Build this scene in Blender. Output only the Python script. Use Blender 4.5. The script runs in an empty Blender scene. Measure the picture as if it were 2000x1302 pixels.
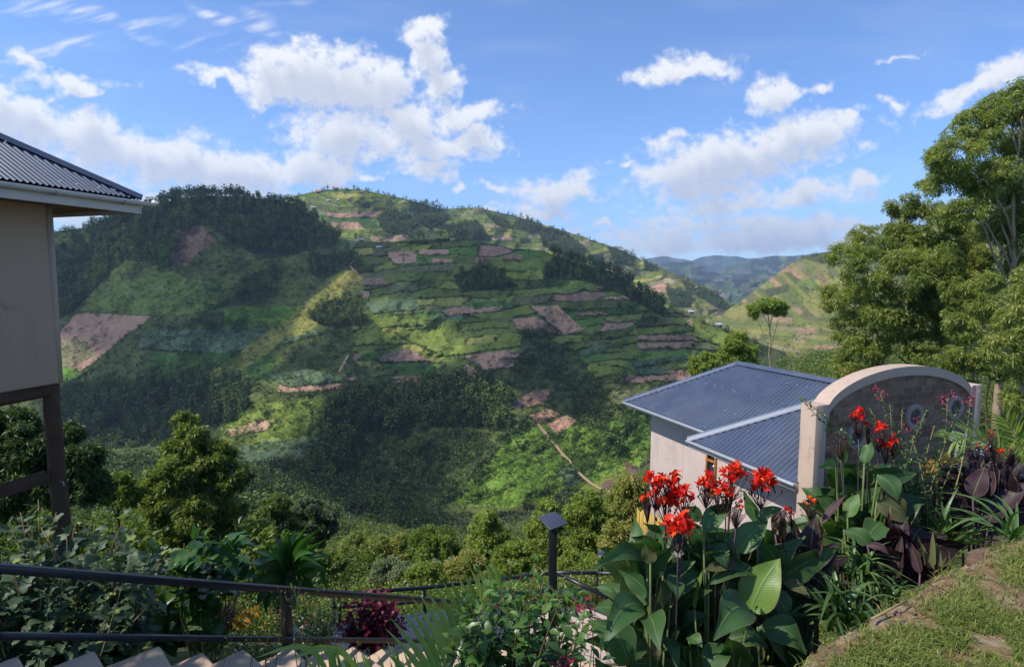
import bpy, math, random
import numpy as np
from mathutils import Vector, Matrix
R = math.radians
rng = np.random.default_rng(11)
random.seed(11)
SC = bpy.context.scene
COL = SC.collection

# ------------------------------------------------------------------ camera, sky, sun, exposure
F = 1111.0                                  # focal length in photo pixels (20 mm)
PITCH = math.atan(108.0 / F)
cam = bpy.data.cameras.new('camera'); camo = bpy.data.objects.new('camera', cam); COL.objects.link(camo)
cam.sensor_width = 36.0; cam.lens = 36.0 * F / 2000.0
cam.clip_start = 0.05; cam.clip_end = 40000
camo.location = (0, 0, 0); camo.rotation_euler = (R(90) - PITCH, 0, 0)
SC.camera = camo
SUN_EL = R(50); SUN_DIR = np.array([-.95, -.27, 0.]); SUN_DIR /= np.linalg.norm(SUN_DIR)
SUN = np.array([SUN_DIR[0]*math.cos(SUN_EL), SUN_DIR[1]*math.cos(SUN_EL), math.sin(SUN_EL)])
sl = bpy.data.lights.new('sun', 'SUN'); sl.energy = 5.0; sl.angle = R(.53); sl.color = (1, .95, .87)
so = bpy.data.objects.new('sun', sl); COL.objects.link(so)
so.rotation_euler = Vector(tuple(SUN)).to_track_quat('Z', 'Y').to_euler()
SC.view_settings.view_transform = 'Standard'; SC.view_settings.look = 'None'
SC.view_settings.exposure = 0.36; SC.view_settings.gamma = 1
SC.cycles.max_bounces = 6; SC.cycles.transparent_max_bounces = 12; SC.cycles.volume_bounces = 0
SC.cycles.diffuse_bounces = 3; SC.cycles.glossy_bounces = 2; SC.cycles.transmission_bounces = 3
SC.cycles.use_denoising = True
SC.cycles.caustics_reflective = False; SC.cycles.caustics_refractive = False

def at(px, py, Y):
    """the point that the photo's pixel shows, at distance Y in front of the camera"""
    px = np.asarray(px, float); py = np.asarray(py, float)
    dx = (px - 1000) / F; dy = (651 - py) / F
    c, s = math.cos(PITCH), math.sin(PITCH)
    dY = c + dy * s; dZ = -s + dy * c
    t = Y / dY
    return np.stack(np.broadcast_arrays(dx * t, Y + 0 * t, dZ * t), -1)
def onz(px, py, z):
    a = at(px, py, 1.0); return a * (z / a[..., 2:3])

# ------------------------------------------------------------------ noise
def _h(ix, iy, s):
    n = (ix.astype(np.int64) * 374761393 + iy.astype(np.int64) * 668265263 + s * 1274126177) & 0xffffffff
    n = ((n ^ (n >> 13)) * 1274126177) & 0xffffffff
    return ((n ^ (n >> 16)) & 0xffff) / 65535.0
def vn(x, y, s=0):
    x = np.asarray(x, float); y = np.asarray(y, float)
    ix = np.floor(x); iy = np.floor(y); fx = x - ix; fy = y - iy
    fx = fx * fx * (3 - 2 * fx); fy = fy * fy * (3 - 2 * fy)
    a = _h(ix, iy, s); b = _h(ix + 1, iy, s); c = _h(ix, iy + 1, s); d = _h(ix + 1, iy + 1, s)
    return (a + (b - a) * fx) * (1 - fy) + (c + (d - c) * fx) * fy
def fbm(x, y, s=0, o=4):
    r = 0; a = .5; t = 0
    for k in range(o):
        r = r + a * vn(x * 2**k, y * 2**k, s + k * 17); t += a; a *= .5
    return r / t
def inpoly(px, py, poly):
    r = np.zeros(px.shape, bool); n = len(poly)
    for i in range(n):
        x0, y0 = poly[i]; x1, y1 = poly[(i + 1) % n]
        if y0 == y1: continue
        c = ((y0 > py) != (y1 > py)) & (px < (x1 - x0) * (py - y0) / (y1 - y0) + x0)
        r ^= c
    return r
def sstep(a, b, x):
    t = np.clip((x - a) / (b - a), 0, 1); return t * t * (3 - 2 * t)
def tab(x, pts):
    return np.interp(x, [p[0] for p in pts], [p[1] for p in pts])

# ------------------------------------------------------------------ node helpers
class NT:
    def __init__(s, tree): s.t = tree; s.n = tree.nodes; s.l = tree.links
    def node(s, ty, props=None, **ins):
        n = s.n.new(ty)
        for k, v in (props or {}).items(): setattr(n, k, v)
        for k, v in ins.items(): s.put(n, k, v)
        return n
    def put(s, n, k, v):
        sock = n.inputs[int(k[1:])] if k[0] == 'i' and k[1:].isdigit() else n.inputs[k.replace('_', ' ')]
        if isinstance(v, bpy.types.NodeSocket): s.l.new(v, sock)
        elif isinstance(v, bpy.types.Node): s.l.new(v.outputs[0], sock)
        elif isinstance(v, (tuple, list)) and sock.type == 'RGBA' and len(v) == 3: sock.default_value = (*v, 1)
        else: sock.default_value = v
    def m(s, op, a, b=0.0, c=0.0, clamp=False):
        n = s.n.new('ShaderNodeMath'); n.operation = op; n.use_clamp = clamp
        for i, v in enumerate((a, b, c)): s.put(n, 'i%d' % i, v)
        return n.outputs[0]
    def mix(s, f, a, b, blend='MIX'):
        n = s.n.new('ShaderNodeMix'); n.data_type = 'RGBA'; n.blend_type = blend
        s.put(n, 'i0', f); s.put(n, 'i6', a); s.put(n, 'i7', b)
        return n.outputs[2]
    def ramp(s, f, stops):
        n = s.n.new('ShaderNodeValToRGB'); s.put(n, 'i0', f)
        e = n.color_ramp.elements
        while len(e) < len(stops): e.new(.5)
        for i, (p, c) in enumerate(stops): e[i].position = p; e[i].color = (*c, 1) if len(c) == 3 else c
        return n.outputs[0]
    def noise(s, vec, scale, detail=4, rough=.55):
        n = s.n.new('ShaderNodeTexNoise'); s.put(n, 'Vector', vec); s.put(n, 'Scale', scale); s.put(n, 'Detail', detail); s.put(n, 'Roughness', rough)
        return n.outputs[0]
    def sm(s, x, a, b):
        n = s.n.new('ShaderNodeMapRange'); n.interpolation_type = 'SMOOTHSTEP'
        s.put(n, 'i0', x); s.put(n, 'i1', a); s.put(n, 'i2', b); return n.outputs[0]

SKYTINT = (.70, .90, 1.17)
# ------------------------------------------------------------------ sky with the day's clouds
W = bpy.data.worlds.new('World'); SC.world = W; W.use_nodes = True
CL = [ # px, py, half width, half height, tilt, strength   (where each cloud stands in the sky)
 (600,152,130,70,0,1.25),(690,178,125,62,0,1.2),(560,180,75,38,0,1),(440,155,85,17,-12,.9),(745,165,70,55,0,1.0),
 (835,58,48,30,30,.95),(820,120,24,55,0,.75),(850,180,42,55,-10,.8),(900,228,95,30,10,.75),(690,265,145,58,0,.95),(800,240,90,50,0,.9),(840,110,30,60,0,.95),
 (875,290,120,36,0,1.05),(940,278,52,36,0,1.1),(830,332,62,18,0,.8),(890,360,18,13,0,.8),(730,358,32,13,0,.7),
 (30,240,150,62,-16,1.1),(200,285,180,60,-12,1.15),(330,318,180,58,-10,1.2),(470,340,165,50,-3,1.2),(610,340,95,42,0,1.2),(420,385,200,30,0,1.),
 (290,385,130,22,-4,.95),(150,425,150,30,0,.85),(100,330,190,40,-8,.7),(30,122,55,18,-25,.85),(150,167,95,20,-5,.8),
 (1345,140,115,30,3,1.05),(1508,188,50,36,20,.95),(1597,172,24,12,10,.7),(1648,230,32,24,20,.8),
 (1440,315,215,62,12,1.25),(1560,272,105,50,15,1.15),(1300,342,75,38,0,1.05),(1370,372,130,22,0,.9),(1570,385,120,30,5,.95),
 (1400,405,110,24,5,1.),(1400,438,140,26,0,1.),(1560,450,190,36,0,.95),(1470,475,290,36,0,.95),(1300,480,160,26,0,.9),
 (1080,372,85,30,0,1.05),(1055,410,75,24,0,1.05),(1125,370,42,26,0,1.05),(1175,430,26,10,0,.8),(1215,455,90,26,0,.65),
 (970,368,30,14,0,.75),(1930,170,130,26,22,1.0),(1975,140,80,30,22,1.0),(1740,205,20,15,0,.65),(1590,240,70,22,20,.62),
 (1310,280,60,14,18,.62),(1770,110,50,10,12,.5),(960,404,30,9,0,.8),(1225,318,22,9,0,.7),(1690,350,70,16,8,.6)]
CI = [(170,30,150,16,-18,1),(285,50,90,13,10,.8),(120,85,170,10,14,.8),(420,30,60,14,-25,.9),(410,70,75,10,18,.7),(510,55,60,22,-40,.8),
 (475,95,60,12,20,.6),(60,10,140,16,5,.7),(560,10,60,10,0,.6),(30,165,60,10,0,.6)]
w = NT(W.node_tree); w.n.clear()
sky = w.node('ShaderNodeTexSky', {'sky_type': 'NISHITA', 'sun_disc': False, 'sun_elevation': SUN_EL,
    'sun_rotation': math.atan2(SUN_DIR[0], SUN_DIR[1]), 'altitude': 1800., 'air_density': 1.0, 'dust_density': .6, 'ozone_density': 1.6})
STR = .15
w.node('ShaderNodeOutputWorld', Surface=w.node('ShaderNodeBackground', Color=w.mix(1.0, sky.outputs[0], SKYTINT, 'MULTIPLY'), Strength=STR))
W.cycles.sampling_method = 'MANUAL'; W.cycles.sample_map_resolution = 512

# ------------------------------------------------------------------ materials
MAT = {}
def mat(name):
    m = bpy.data.materials.new(name); m.use_nodes = True; t = NT(m.node_tree); t.n.clear()
    o = t.node('ShaderNodeOutputMaterial'); MAT[name] = m; m['o'] = 1
    return m, t, o
def pbr(t, o, col, rough=.7, spec=.3, metal=0., bump=None, bs=.3, bd=.02):
    b = t.node('ShaderNodeBsdfPrincipled', Base_Color=col, Roughness=rough, Metallic=metal)
    b.inputs['Specular IOR Level'].default_value = spec
    if bump is not None:
        bn = t.node('ShaderNodeBump', Height=bump, Strength=bs, Distance=bd); t.put(b, 'Normal', bn)
    t.put(o, 'Surface', b); return b
def simple(name, col, rough=.7, spec=.3, metal=0., var=.25, scale=3., bs=.2, bd=.01):
    m, t, o = mat(name); tc = t.node('ShaderNodeTexCoord'); v = tc.outputs['Object']
    n = t.noise(v, scale, 6, .6)
    f = t.m('MULTIPLY_ADD', n, 2 * var, 1 - var)
    c = t.mix(1.0, col, t.node('ShaderNodeCombineXYZ', i0=f, i1=f, i2=f), 'MULTIPLY')
    if name.startswith('plaster'):                    # rain streaks, damp patches and hairline cracks in the render
        sk = t.node('ShaderNodeMapping', Vector=v, Scale=(7, 7, .5)); s1 = t.noise(sk.outputs[0], 1., 5, .6); s2 = t.noise(v, .7, 3, .5)
        c = t.mix(t.m('MULTIPLY', t.sm(s1, .5, .75), t.m('MULTIPLY', t.sm(s2, .4, .65), .5)), c, tuple(x_ * .6 for x_ in col))
        vo = t.node('ShaderNodeTexVoronoi', {'feature': 'DISTANCE_TO_EDGE'}, Vector=t.node('ShaderNodeVectorMath', {'operation': 'ADD'}, i0=v, i1=t.node('ShaderNodeTexNoise', Vector=v, Scale=2.).outputs[1]), Scale=.45)
        c = t.mix(t.m('MULTIPLY', t.sm(vo.outputs[0], .006, .001), t.m('MULTIPLY', t.sm(s2, .5, .6), .5)), c, tuple(x_ * .4 for x_ in col))
    pbr(t, o, c, rough, spec, metal, t.noise(v, scale * 8, 4), bs, bd); return m
def leafmat(name, stops, trans=.3, rough=.45, spec=.4, veins=False, tr_col=(1.2, 1.5, .5)):
    """leaf: colour by the leaf's own number t, light shining through"""
    m, t, o = mat(name)
    at_ = t.node('ShaderNodeAttribute', {'attribute_name': 't'})
    c = t.ramp(at_.outputs['Fac'], stops)
    tc = t.node('ShaderNodeTexCoord')
    bump = None
    if veins:
        uv = t.node('ShaderNodeAttribute', {'attribute_name': 'luv'}); s = t.node('ShaderNodeSeparateXYZ', i0=uv.outputs['Vector'])
        au = t.m('ABSOLUTE', s.outputs[0])
        rib = t.sm(au, .09, .02)
        ph = t.m('MULTIPLY_ADD', au, -9., t.m('MULTIPLY', s.outputs[1], 46.))
        vein = t.m('SINE', t.m('MULTIPLY', ph, 3.1))
        bump = t.m('MULTIPLY_ADD', vein, .18, t.m('MULTIPLY', rib, 3.))
        c = t.mix(t.m('MULTIPLY', rib, .5), c, (.2, .26, .1))
        c = t.mix(t.m('MULTIPLY', t.sm(vein, .2, 1.), .07), c, (.12, .2, .08))
        n = t.noise(tc.outputs['Object'], 9., 5, .6)
        c = t.mix(t.sm(n, .56, .8), c, t.mix(.35, c, (.16, .17, .05)))
        edge = t.sm(t.m('ADD', t.m('MULTIPLY', au, 1.), t.m('MULTIPLY', n, .35)), 1.08, 1.22)
        c = t.mix(edge, c, (.2, .12, .05))
    b = t.node('ShaderNodeBsdfPrincipled', Base_Color=c, Roughness=rough); b.inputs['Specular IOR Level'].default_value = spec
    if bump is not None:
        bn = t.node('ShaderNodeBump', Height=bump, Strength=.35, Distance=.004); t.put(b, 'Normal', bn)
    tl = t.node('ShaderNodeBsdfTranslucent', Color=t.mix(1.0, c, tr_col, 'MULTIPLY'))
    t.put(o, 'Surface', t.node('ShaderNodeMixShader', i0=trans, i1=b, i2=tl)); return m

simple('plaster', (.44, .355, .315), .9, .1, var=.13, scale=1.1, bs=.3)
simple('plaster_tan', (.41, .295, .21), .9, .1, var=.13, scale=1.1, bs=.3)
simple('plaster_trim', (.42, .315, .245), .85, .15, var=.14, scale=2.5, bs=.3)
simple('white_paint', (.56, .52, .47), .55, .4, var=.12, scale=5)
simple('dark_steel', (.012, .012, .015), .34, .5, var=.3, scale=9, bs=.1)
simple('timber', (.085, .052, .034), .85, .15, var=.5, scale=4, bs=.8)
simple('window_wood', (.28, .11, .03), .5, .4, var=.3, scale=12)
simple('galvanised', (.42, .43, .45), .5, .4, .5, var=.15, scale=7)
simple('bark_pale', (.30, .22, .15), .9, .1, var=.45, scale=3, bs=.8, bd=.03)
simple('bark_dark', (.09, .065, .045), .9, .1, var=.4, scale=3, bs=.8, bd=.03)
simple('stem_green', (.10, .13, .04), .6, .3, var=.3, scale=20)
simple('stem_purple', (.075, .035, .06), .5, .4, var=.3, scale=20)
simple('stem_brown', (.13, .08, .045), .8, .2, var=.4, scale=20)
simple('soil', (.16, .095, .06), .95, .1, var=.5, scale=4, bs=.9, bd=.04)
simple('roof_red', (.42, .12, .05), .8, .2, var=.2, scale=.5)
simple('roof_tin', (.72, .73, .76), .35, .5, .3, var=.15, scale=.5)
simple('house_wall', (.45, .34, .26), .9, .1, var=.2, scale=.5)
simple('dark_gap', (.015, .013, .012), .6, .3)
simple('bamboo', (.42, .28, .06), .6, .3, var=.3, scale=9)
simple('bloom_red', (.72, .028, .012), .5, .3, var=.2, scale=30)
simple('concrete', (.34, .31, .28), .9, .1, var=.2, scale=3, bs=.5)
simple('dead_leaf', (.22, .13, .06), .85, .1, var=.4, scale=30)

# ------------------------------------------------------------------ mesh building
class MB:
    def __init__(s): s.V = []; s.Q = []; s.T = []; s.tq = []; s.tt = []; s.U = []; s.n = 0
    def add(s, V, Q=None, T=None, t=.5, tt=None, U=None):
        V = np.asarray(V, float).reshape(-1, 3); s.V.append(V)
        s.U.append(np.zeros((len(V), 3)) if U is None else U)
        if Q is not None and len(Q):
            Q = np.asarray(Q, np.int64).reshape(-1, 4); s.Q.append(Q + s.n); s.tq.append(np.broadcast_to(np.asarray(t, float), (len(Q),)))
        if T is not None and len(T):
            T = np.asarray(T, np.int64).reshape(-1, 3); s.T.append(T + s.n); s.tt.append(np.broadcast_to(np.asarray(t if tt is None else tt, float), (len(T),)))
        s.n += len(V); return s
    def box(s, c, size, M=None, t=.5):
        x, y, z = np.array(size) / 2.
        P = np.array([(a * x, b * y, d * z) for a in (-1, 1) for b in (-1, 1) for d in (-1, 1)])
        if M is not None: P = P @ np.array(M).T
        return s.add(P + np.array(c), [(0, 1, 3, 2), (4, 6, 7, 5), (0, 4, 5, 1), (2, 3, 7, 6), (0, 2, 6, 4), (1, 5, 7, 3)], t=t)
    def beam(s, a, b, w, h, up=(0, 0, 1), t=.5):
        a = np.array(a, float); b = np.array(b, float); d = b - a; L = np.linalg.norm(d); d /= L
        r = np.cross(d, up); r /= np.linalg.norm(r); u = np.cross(r, d)
        return s.box((a + b) / 2, (w, L, h), np.stack([r, d, u], 1), t)
    def tube(s, P, rad, n=8, t=.5, cap=True):
        P = np.array(P, float); k = len(P); rad = np.broadcast_to(np.asarray(rad, float), (k,))
        D = np.gradient(P, axis=0); D /= np.linalg.norm(D, axis=1)[:, None] + 1e-9
        ref = np.array([0, 0, 1.]) if abs(D[0, 2]) < .9 else np.array([1., 0, 0])
        A = np.cross(D, ref); A /= np.linalg.norm(A, axis=1)[:, None] + 1e-9; B = np.cross(D, A)
        th = np.arange(n) * 2 * np.pi / n
        V = P[:, None] + rad[:, None, None] * (np.cos(th)[None, :, None] * A[:, None] + np.sin(th)[None, :, None] * B[:, None])
        i = np.arange(k - 1)[:, None] * n; j = np.arange(n)[None]; j2 = (j + 1) % n
        Q = np.stack([i + j, i + j2, i + n + j2, i + n + j], -1).reshape(-1, 4)
        V = V.reshape(-1, 3); T = []
        if cap:
            V = np.concatenate([V, P[:1], P[-1:]]); c0, c1 = k * n, k * n + 1
            T = [(c0, (a + 1) % n, a) for a in range(n)] + [(c1, (k - 1) * n + a, (k - 1) * n + (a + 1) % n) for a in range(n)]
        return s.add(V, Q, T, t)
    def grid(s, G, t=.5, U=None):
        a, b = G.shape[:2]; i = np.arange(a - 1)[:, None] * b; j = np.arange(b - 1)[None]
        Q = np.stack([i + j, i + j + 1, i + b + j + 1, i + b + j], -1).reshape(-1, 4)
        return s.add(G.reshape(-1, 3), Q, t=t, U=None if U is None else U.reshape(-1, 3))
    def mesh(s, name, m, smooth=False, color=None):
        me = bpy.data.meshes.new(name); V = np.concatenate(s.V)
        Q = np.concatenate(s.Q) if s.Q else np.zeros((0, 4), int); T = np.concatenate(s.T) if s.T else np.zeros((0, 3), int)
        me.vertices.add(len(V)); me.vertices.foreach_set('co', V.astype(np.float32).ravel())
        li = np.concatenate([Q.ravel(), T.ravel()]).astype(np.int32)
        me.loops.add(len(li)); me.loops.foreach_set('vertex_index', li)
        ls = np.concatenate([np.arange(len(Q)) * 4, len(Q) * 4 + np.arange(len(T)) * 3]).astype(np.int32)
        me.polygons.add(len(ls)); me.polygons.foreach_set('loop_start', ls)
        a = me.attributes.new('t', 'FLOAT', 'FACE')
        a.data.foreach_set('value', np.concatenate(s.tq + s.tt).astype(np.float32))
        U = np.concatenate(s.U)
        if U.any():
            a = me.attributes.new('luv', 'FLOAT_VECTOR', 'POINT'); a.data.foreach_set('vector', U.astype(np.float32).ravel())
        if color is not None:
            a = me.attributes.new('cover', 'FLOAT_COLOR', 'POINT'); a.data.foreach_set('color', np.concatenate([color.reshape(-1, 3), np.ones((color.size // 3, 1))], 1).astype(np.float32).ravel())
        me.update(calc_edges=True); me.validate()
        if smooth: me.polygons.foreach_set('use_smooth', np.ones(len(ls), bool))
        if m: me.materials.append(MAT[m])
        return me
    def build(s, name, m, parent=None, smooth=False, color=None, bevel=0):
        o = bpy.data.objects.new(name, s.mesh(name, m, smooth, color)); COL.objects.link(o)
        if parent is not None:
            o.parent = parent
            if parent.type == 'EMPTY' or True: o.matrix_parent_inverse = Matrix.Translation(parent.location).inverted() if parent.get('abs') else Matrix()
        if bevel:
            b = o.modifiers.new('bevel', 'BEVEL'); b.width = bevel; b.segments = 2; b.limit_method = 'ANGLE'
        return o
def tag(o, label=None, cat=None, group=None, kind=None):
    if label: o['label'] = label
    if cat: o['category'] = cat
    if group: o['group'] = group
    if kind: o['kind'] = kind
    return o
def thing(name, loc, label, cat, group=None, absolute=False):
    """Empty at the base of a thing; absolute = its parts are given in world coordinates"""
    o = bpy.data.objects.new(name, None); COL.objects.link(o); o.location = tuple(float(v) for v in loc)
    o.empty_display_size = .2
    if absolute: o['abs'] = 1
    return tag(o, label, cat, group)
def copy_thing(o, name, loc, rz, sc, label, group=None, kids=None):
    c = o.copy(); COL.objects.link(c); c.name = name; c.location = tuple(float(v) for v in loc)
    c.rotation_euler = (0, 0, rz); c.scale = (sc, sc, sc) if np.isscalar(sc) else sc
    c['label'] = label
    if group: c['group'] = group
    for ch in (kids or [k for k in COL.objects if k.parent == o]):
        d = ch.copy(); COL.objects.link(d); d.parent = c
    return c


# ------------------------------------------------------------------ the sky's clouds, on a far dome
m, t, o = mat('sky_clouds')
ca = t.node('ShaderNodeAttribute', {'attribute_name': 'cover'}); sp = t.node('ShaderNodeSeparateXYZ', i0=ca.outputs['Vector'])
tc = t.node('ShaderNodeTexCoord'); sv = t.node('ShaderNodeVectorMath', {'operation': 'SCALE'}, i0=tc.outputs['Object'], Scale=1 / 16000.)
fn = t.noise(sv.outputs[0], 90., 6, .65)
a_ = t.sm(t.m('MULTIPLY_ADD', t.m('SUBTRACT', fn, .5), 1.1, sp.outputs[0]), -.2, .8)
a_ = t.m('MAXIMUM', t.m('MULTIPLY', a_, .97), t.m('MULTIPLY', sp.outputs[2], t.m('MULTIPLY_ADD', fn, .7, .6)), clamp=True)
cc = t.mix(t.m('ADD', sp.outputs[1], t.m('MULTIPLY', t.m('SUBTRACT', .52, fn), .5), clamp=True), (1.0, 1.0, 1.0), (.60, .645, .75))
em = t.node('ShaderNodeEmission', Color=cc, Strength=.82); tr = t.node('ShaderNodeBsdfTransparent')
t.put(o, 'Surface', t.node('ShaderNodeMixShader', i0=a_, i1=tr, i2=em))
try: m.cycles.emission_sampling = 'NONE'
except Exception: pass
def build_clouds():
    U = np.arange(-700, 2701, 3.2); Vv = np.arange(-420, 575, 2.6); X, Y = np.meshgrid(U, Vv)
    def field(X, Y, sub=1):
        wx = X + 36 * (fbm(X / 55, Y / 55, 401, 5) - .5) * 2; wy = Y + 26 * (fbm(X / 55, Y / 45, 403, 5) - .5) * 2
        D = np.full(X.shape, -1.)
        for cx, cy, rx, ry, rot, st in CL:
            a = R(-rot); dx, dy = wx - cx, wy - cy; u = (dx * math.cos(a) + dy * math.sin(a)) / rx; v = (-dx * math.sin(a) + dy * math.cos(a)) / ry
            v = np.where(v > 0, v * 1.25, v); D = np.maximum(D, (1.05 - np.sqrt(u * u + v * v)) * (.35 + .75 * st) + (st - 1) * .35)
        # clouds beyond the photo's frame
        o_ = ((X < -80) | (X > 2080) | (Y < -60)); D = np.where(o_, np.maximum(D, (fbm(X / 260, Y / 90, 409, 3) - .58) * 3), D)
        return D
    D = field(X, Y); n = fbm(X / 34, Y / 26, 411, 6) - .5; n2 = fbm(X / 11, Y / 9, 413, 4) - .5
    T = D * 1.0 + n * 1.25 + n2 * .45 + .10
    # how much cloud lies towards the sun (up and to the left): greyer bases
    thick = np.zeros(X.shape); lx, ly = -5, -9
    for k in range(1, 7):
        S_ = np.roll(np.roll(np.clip(T, 0, 1.2), 3 * k, 0), 1 * k, 1); thick += S_ / 6
    low = sstep(250, 520, Y)
    G_ = np.clip(sstep(.22, 1.0, thick) * .85 + .12 * low, 0, 1)
    Wd = np.zeros(X.shape); wx = X + 60 * (fbm(X / 90, Y / 60, 421) - .5); wy = Y + 40 * (fbm(X / 70, Y / 50, 423) - .5)
    for cx, cy, rx, ry, rot, st in CI:
        a = R(-rot); dx, dy = wx - cx, wy - cy; u = (dx * math.cos(a) + dy * math.sin(a)) / rx; v = (-dx * math.sin(a) + dy * math.cos(a)) / ry
        Wd = np.maximum(Wd, np.clip(1.2 - np.sqrt(u * u + v * v), 0, 1) * st)
    st_ = fbm((X * .96 - Y * .28) / 90, (X * .28 + Y * .96) / 9, 425, 5)
    Wd = Wd * sstep(.3, .75, st_) * .75 + .05 * sstep(.5, .8, fbm(X / 200, Y / 45, 427, 4)) + .34 * sstep(420, 545, Y) * sstep(1350, 1000, np.abs(X - 1000) * .8)
    P = at(X, Y, 1.0); P = P / np.linalg.norm(P, axis=-1, keepdims=True) * 16000
    mb = MB(); mb.grid(P)
    o = mb.build('sky', 'sky_clouds', smooth=True, color=np.stack([T, G_, Wd], -1)); tag(o, 'blue sky with white fair weather clouds', kind='structure'); o.visible_shadow = True
build_clouds()

# ------------------------------------------------------------------ terrain
m, t, o = mat('land')
cvn = t.node('ShaderNodeAttribute', {'attribute_name': 'cover'})
geo = t.node('ShaderNodeNewGeometry'); pos = geo.outputs['Position']
n1 = t.noise(pos, .22, 8, .68); n2_ = t.noise(pos, 1.1, 5, .7); n3 = t.noise(pos, .035, 4, .6)
f = t.m('ADD', t.m('MULTIPLY_ADD', n1, 1.7, -.15), t.m('MULTIPLY', n2_, .9))
f = t.m('MULTIPLY', f, t.m('MULTIPLY_ADD', n3, .8, .6))
c = t.mix(1.0, cvn.outputs['Color'], t.node('ShaderNodeCombineXYZ', i0=f, i1=f, i2=f), 'MULTIPLY')
c = t.mix(t.m('MULTIPLY', t.sm(n1, .52, .7), .35), c, t.mix(.5, c, (.11, .13, .03)))
pbr(t, o, c, .95, .08, bump=t.m('ADD', n1, t.m('MULTIPLY', n2_, .3)), bs=1., bd=3.)

BOT = [(-400, 900), (100, 880), (300, 868), (450, 880), (550, 940), (700, 1010), (800, 1055), (900, 1045), (1050, 1010), (1150, 985), (1240, 925), (1300, 880), (1450, 770), (1650, 730), (1900, 730)]
BCR = [(-400, 470), (60, 462), (110, 452), (170, 444), (205, 428), (300, 400), (350, 388), (400, 382), (470, 384), (540, 390), (580, 398), (620, 432), (655, 466), (700, 472), (780, 473), (860, 466), (910, 466), (1000, 484), (1060, 490), (1120, 512), (1200, 532), (1255, 570), (1300, 600), (1400, 638), (1480, 668), (1600, 712), (1900, 740)]
BD0 = [(-400, 430), (300, 400), (500, 350), (800, 300), (1150, 330), (1300, 400), (1450, 480), (1650, 600), (1900, 700)]
BD1 = [(-400, 740), (400, 700), (560, 720), (700, 700), (1000, 640), (1200, 600), (1300, 590), (1450, 600), (1650, 720), (1900, 800)]
def Bdepth(px, py):
    b, c = tab(px, BOT), tab(px, BCR); v = np.clip((b - py) / (b - c), -.1, 1.2)
    d = np.exp(np.log(tab(px, BD0)) * (1 - v) + np.log(tab(px, BD1)) * v)
    e = sstep(0, .12, v) * sstep(1.0, .85, v) * .8 + .2
    rid = np.exp(-((px - (760 - (py - 500) * .45)) / 90) ** 2) * -.045 + np.exp(-((px - (560 - (py - 500) * .5)) / 80) ** 2) * .05
    rid = rid + np.exp(-((px - (1080 + (py - 700) * .4)) / 80) ** 2) * .035
    return d * (1 + e * (rid + .12 * (fbm(px / 170, py / 130, 3) - .5) + .035 * (fbm(px / 40, py / 34, 9) - .5) + .008 * (fbm(px / 9, py / 8, 5) - .5)))
def Bpos(px, py, up=0.):
    p = at(px, py, Bdepth(np.asarray(px, float), np.asarray(py, float))); p[..., 2] += up; return p
def sheet(name, label, PX, PY, YD, color, back=True, m='land'):
    G = at(PX, PY, YD)
    if back:                                   # the far side of the hill, going down behind the crest
        top = G[-1]; rows = []
        for k in range(1, 7):
            r = top.copy(); s_ = 1 + .05 * k * k / 2; r[:, 0] *= s_; r[:, 1] *= s_; r[:, 2] = top[:, 2] - .012 * k ** 2 * top[:, 1] * (1 + .2 * k) - .002 * top[:, 1] * k; rows.append(r)
        G = np.concatenate([G, np.array(rows)]); color = np.concatenate([color] + [color[-1:]] * 6)
    mb = MB(); mb.grid(G); o = mb.build(name, m, smooth=True, color=color)
    return tag(o, label, kind='structure')

C_ = dict(scrub=(.082, .100, .027), dkscrub=(.052, .070, .021), forest=(.040, .055, .018), grass=(.145, .175, .032), olive=(.215, .20, .046),
          maize=(.115, .19, .028), dkmaize=(.065, .120, .026), cab=(.095, .135, .062), green=(.110, .140, .031), brown=(.34, .20, .125), dbrown=(.23, .135, .09),
          tan=(.34, .22, .13), hedge=(.020, .032, .012), soilgreen=(.11, .11, .045), coffee=(.05, .058, .028), ltan=(.22, .19, .09))
C_ = {k: np.array(v) for k, v in C_.items()}
FOREST = [
 [(80,640),(105,500),(165,438),(205,420),(300,396),(400,372),(560,380),(610,420),(660,462),(655,480),(600,492),(560,500),(515,505),(460,478),(425,455),(395,440),(355,470),(330,525),(250,505),(190,560),(140,610)],
 [(595,505),(690,488),(705,520),(620,548)], [(600,622),(640,585),(700,585),(718,636),(640,640)],
 [(125,765),(300,745),(470,738),(492,790),(430,835),(260,838),(160,812)],
 [(640,795),(700,770),(760,765),(860,750),(960,740),(1000,790),(990,845),(930,835),(850,835),(760,850),(700,840),(660,930),(620,900)],
 [(1085,498),(1120,488),(1200,520),(1255,565),(1305,585),(1300,622),(1225,580),(1140,548),(1060,545)],
 [(885,538),(950,515),(1010,560),(900,572)], [(1010,642),(1090,650),(1060,684)], [(480,930),(560,900),(620,900),(720,960),(800,1060),(650,1060),(560,1000)],
 [(85,765),(160,790),(330,845),(300,900),(85,880)], [(770,462),(800,452),(880,452),(910,470),(800,478)], [(700,840),(650,980),(760,1040),(820,1000),(740,900)],
 [(1000,700),(1070,690),(1090,740),(1010,740)], [(1120,760),(1190,760),(1180,840),(1130,830)]]
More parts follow.
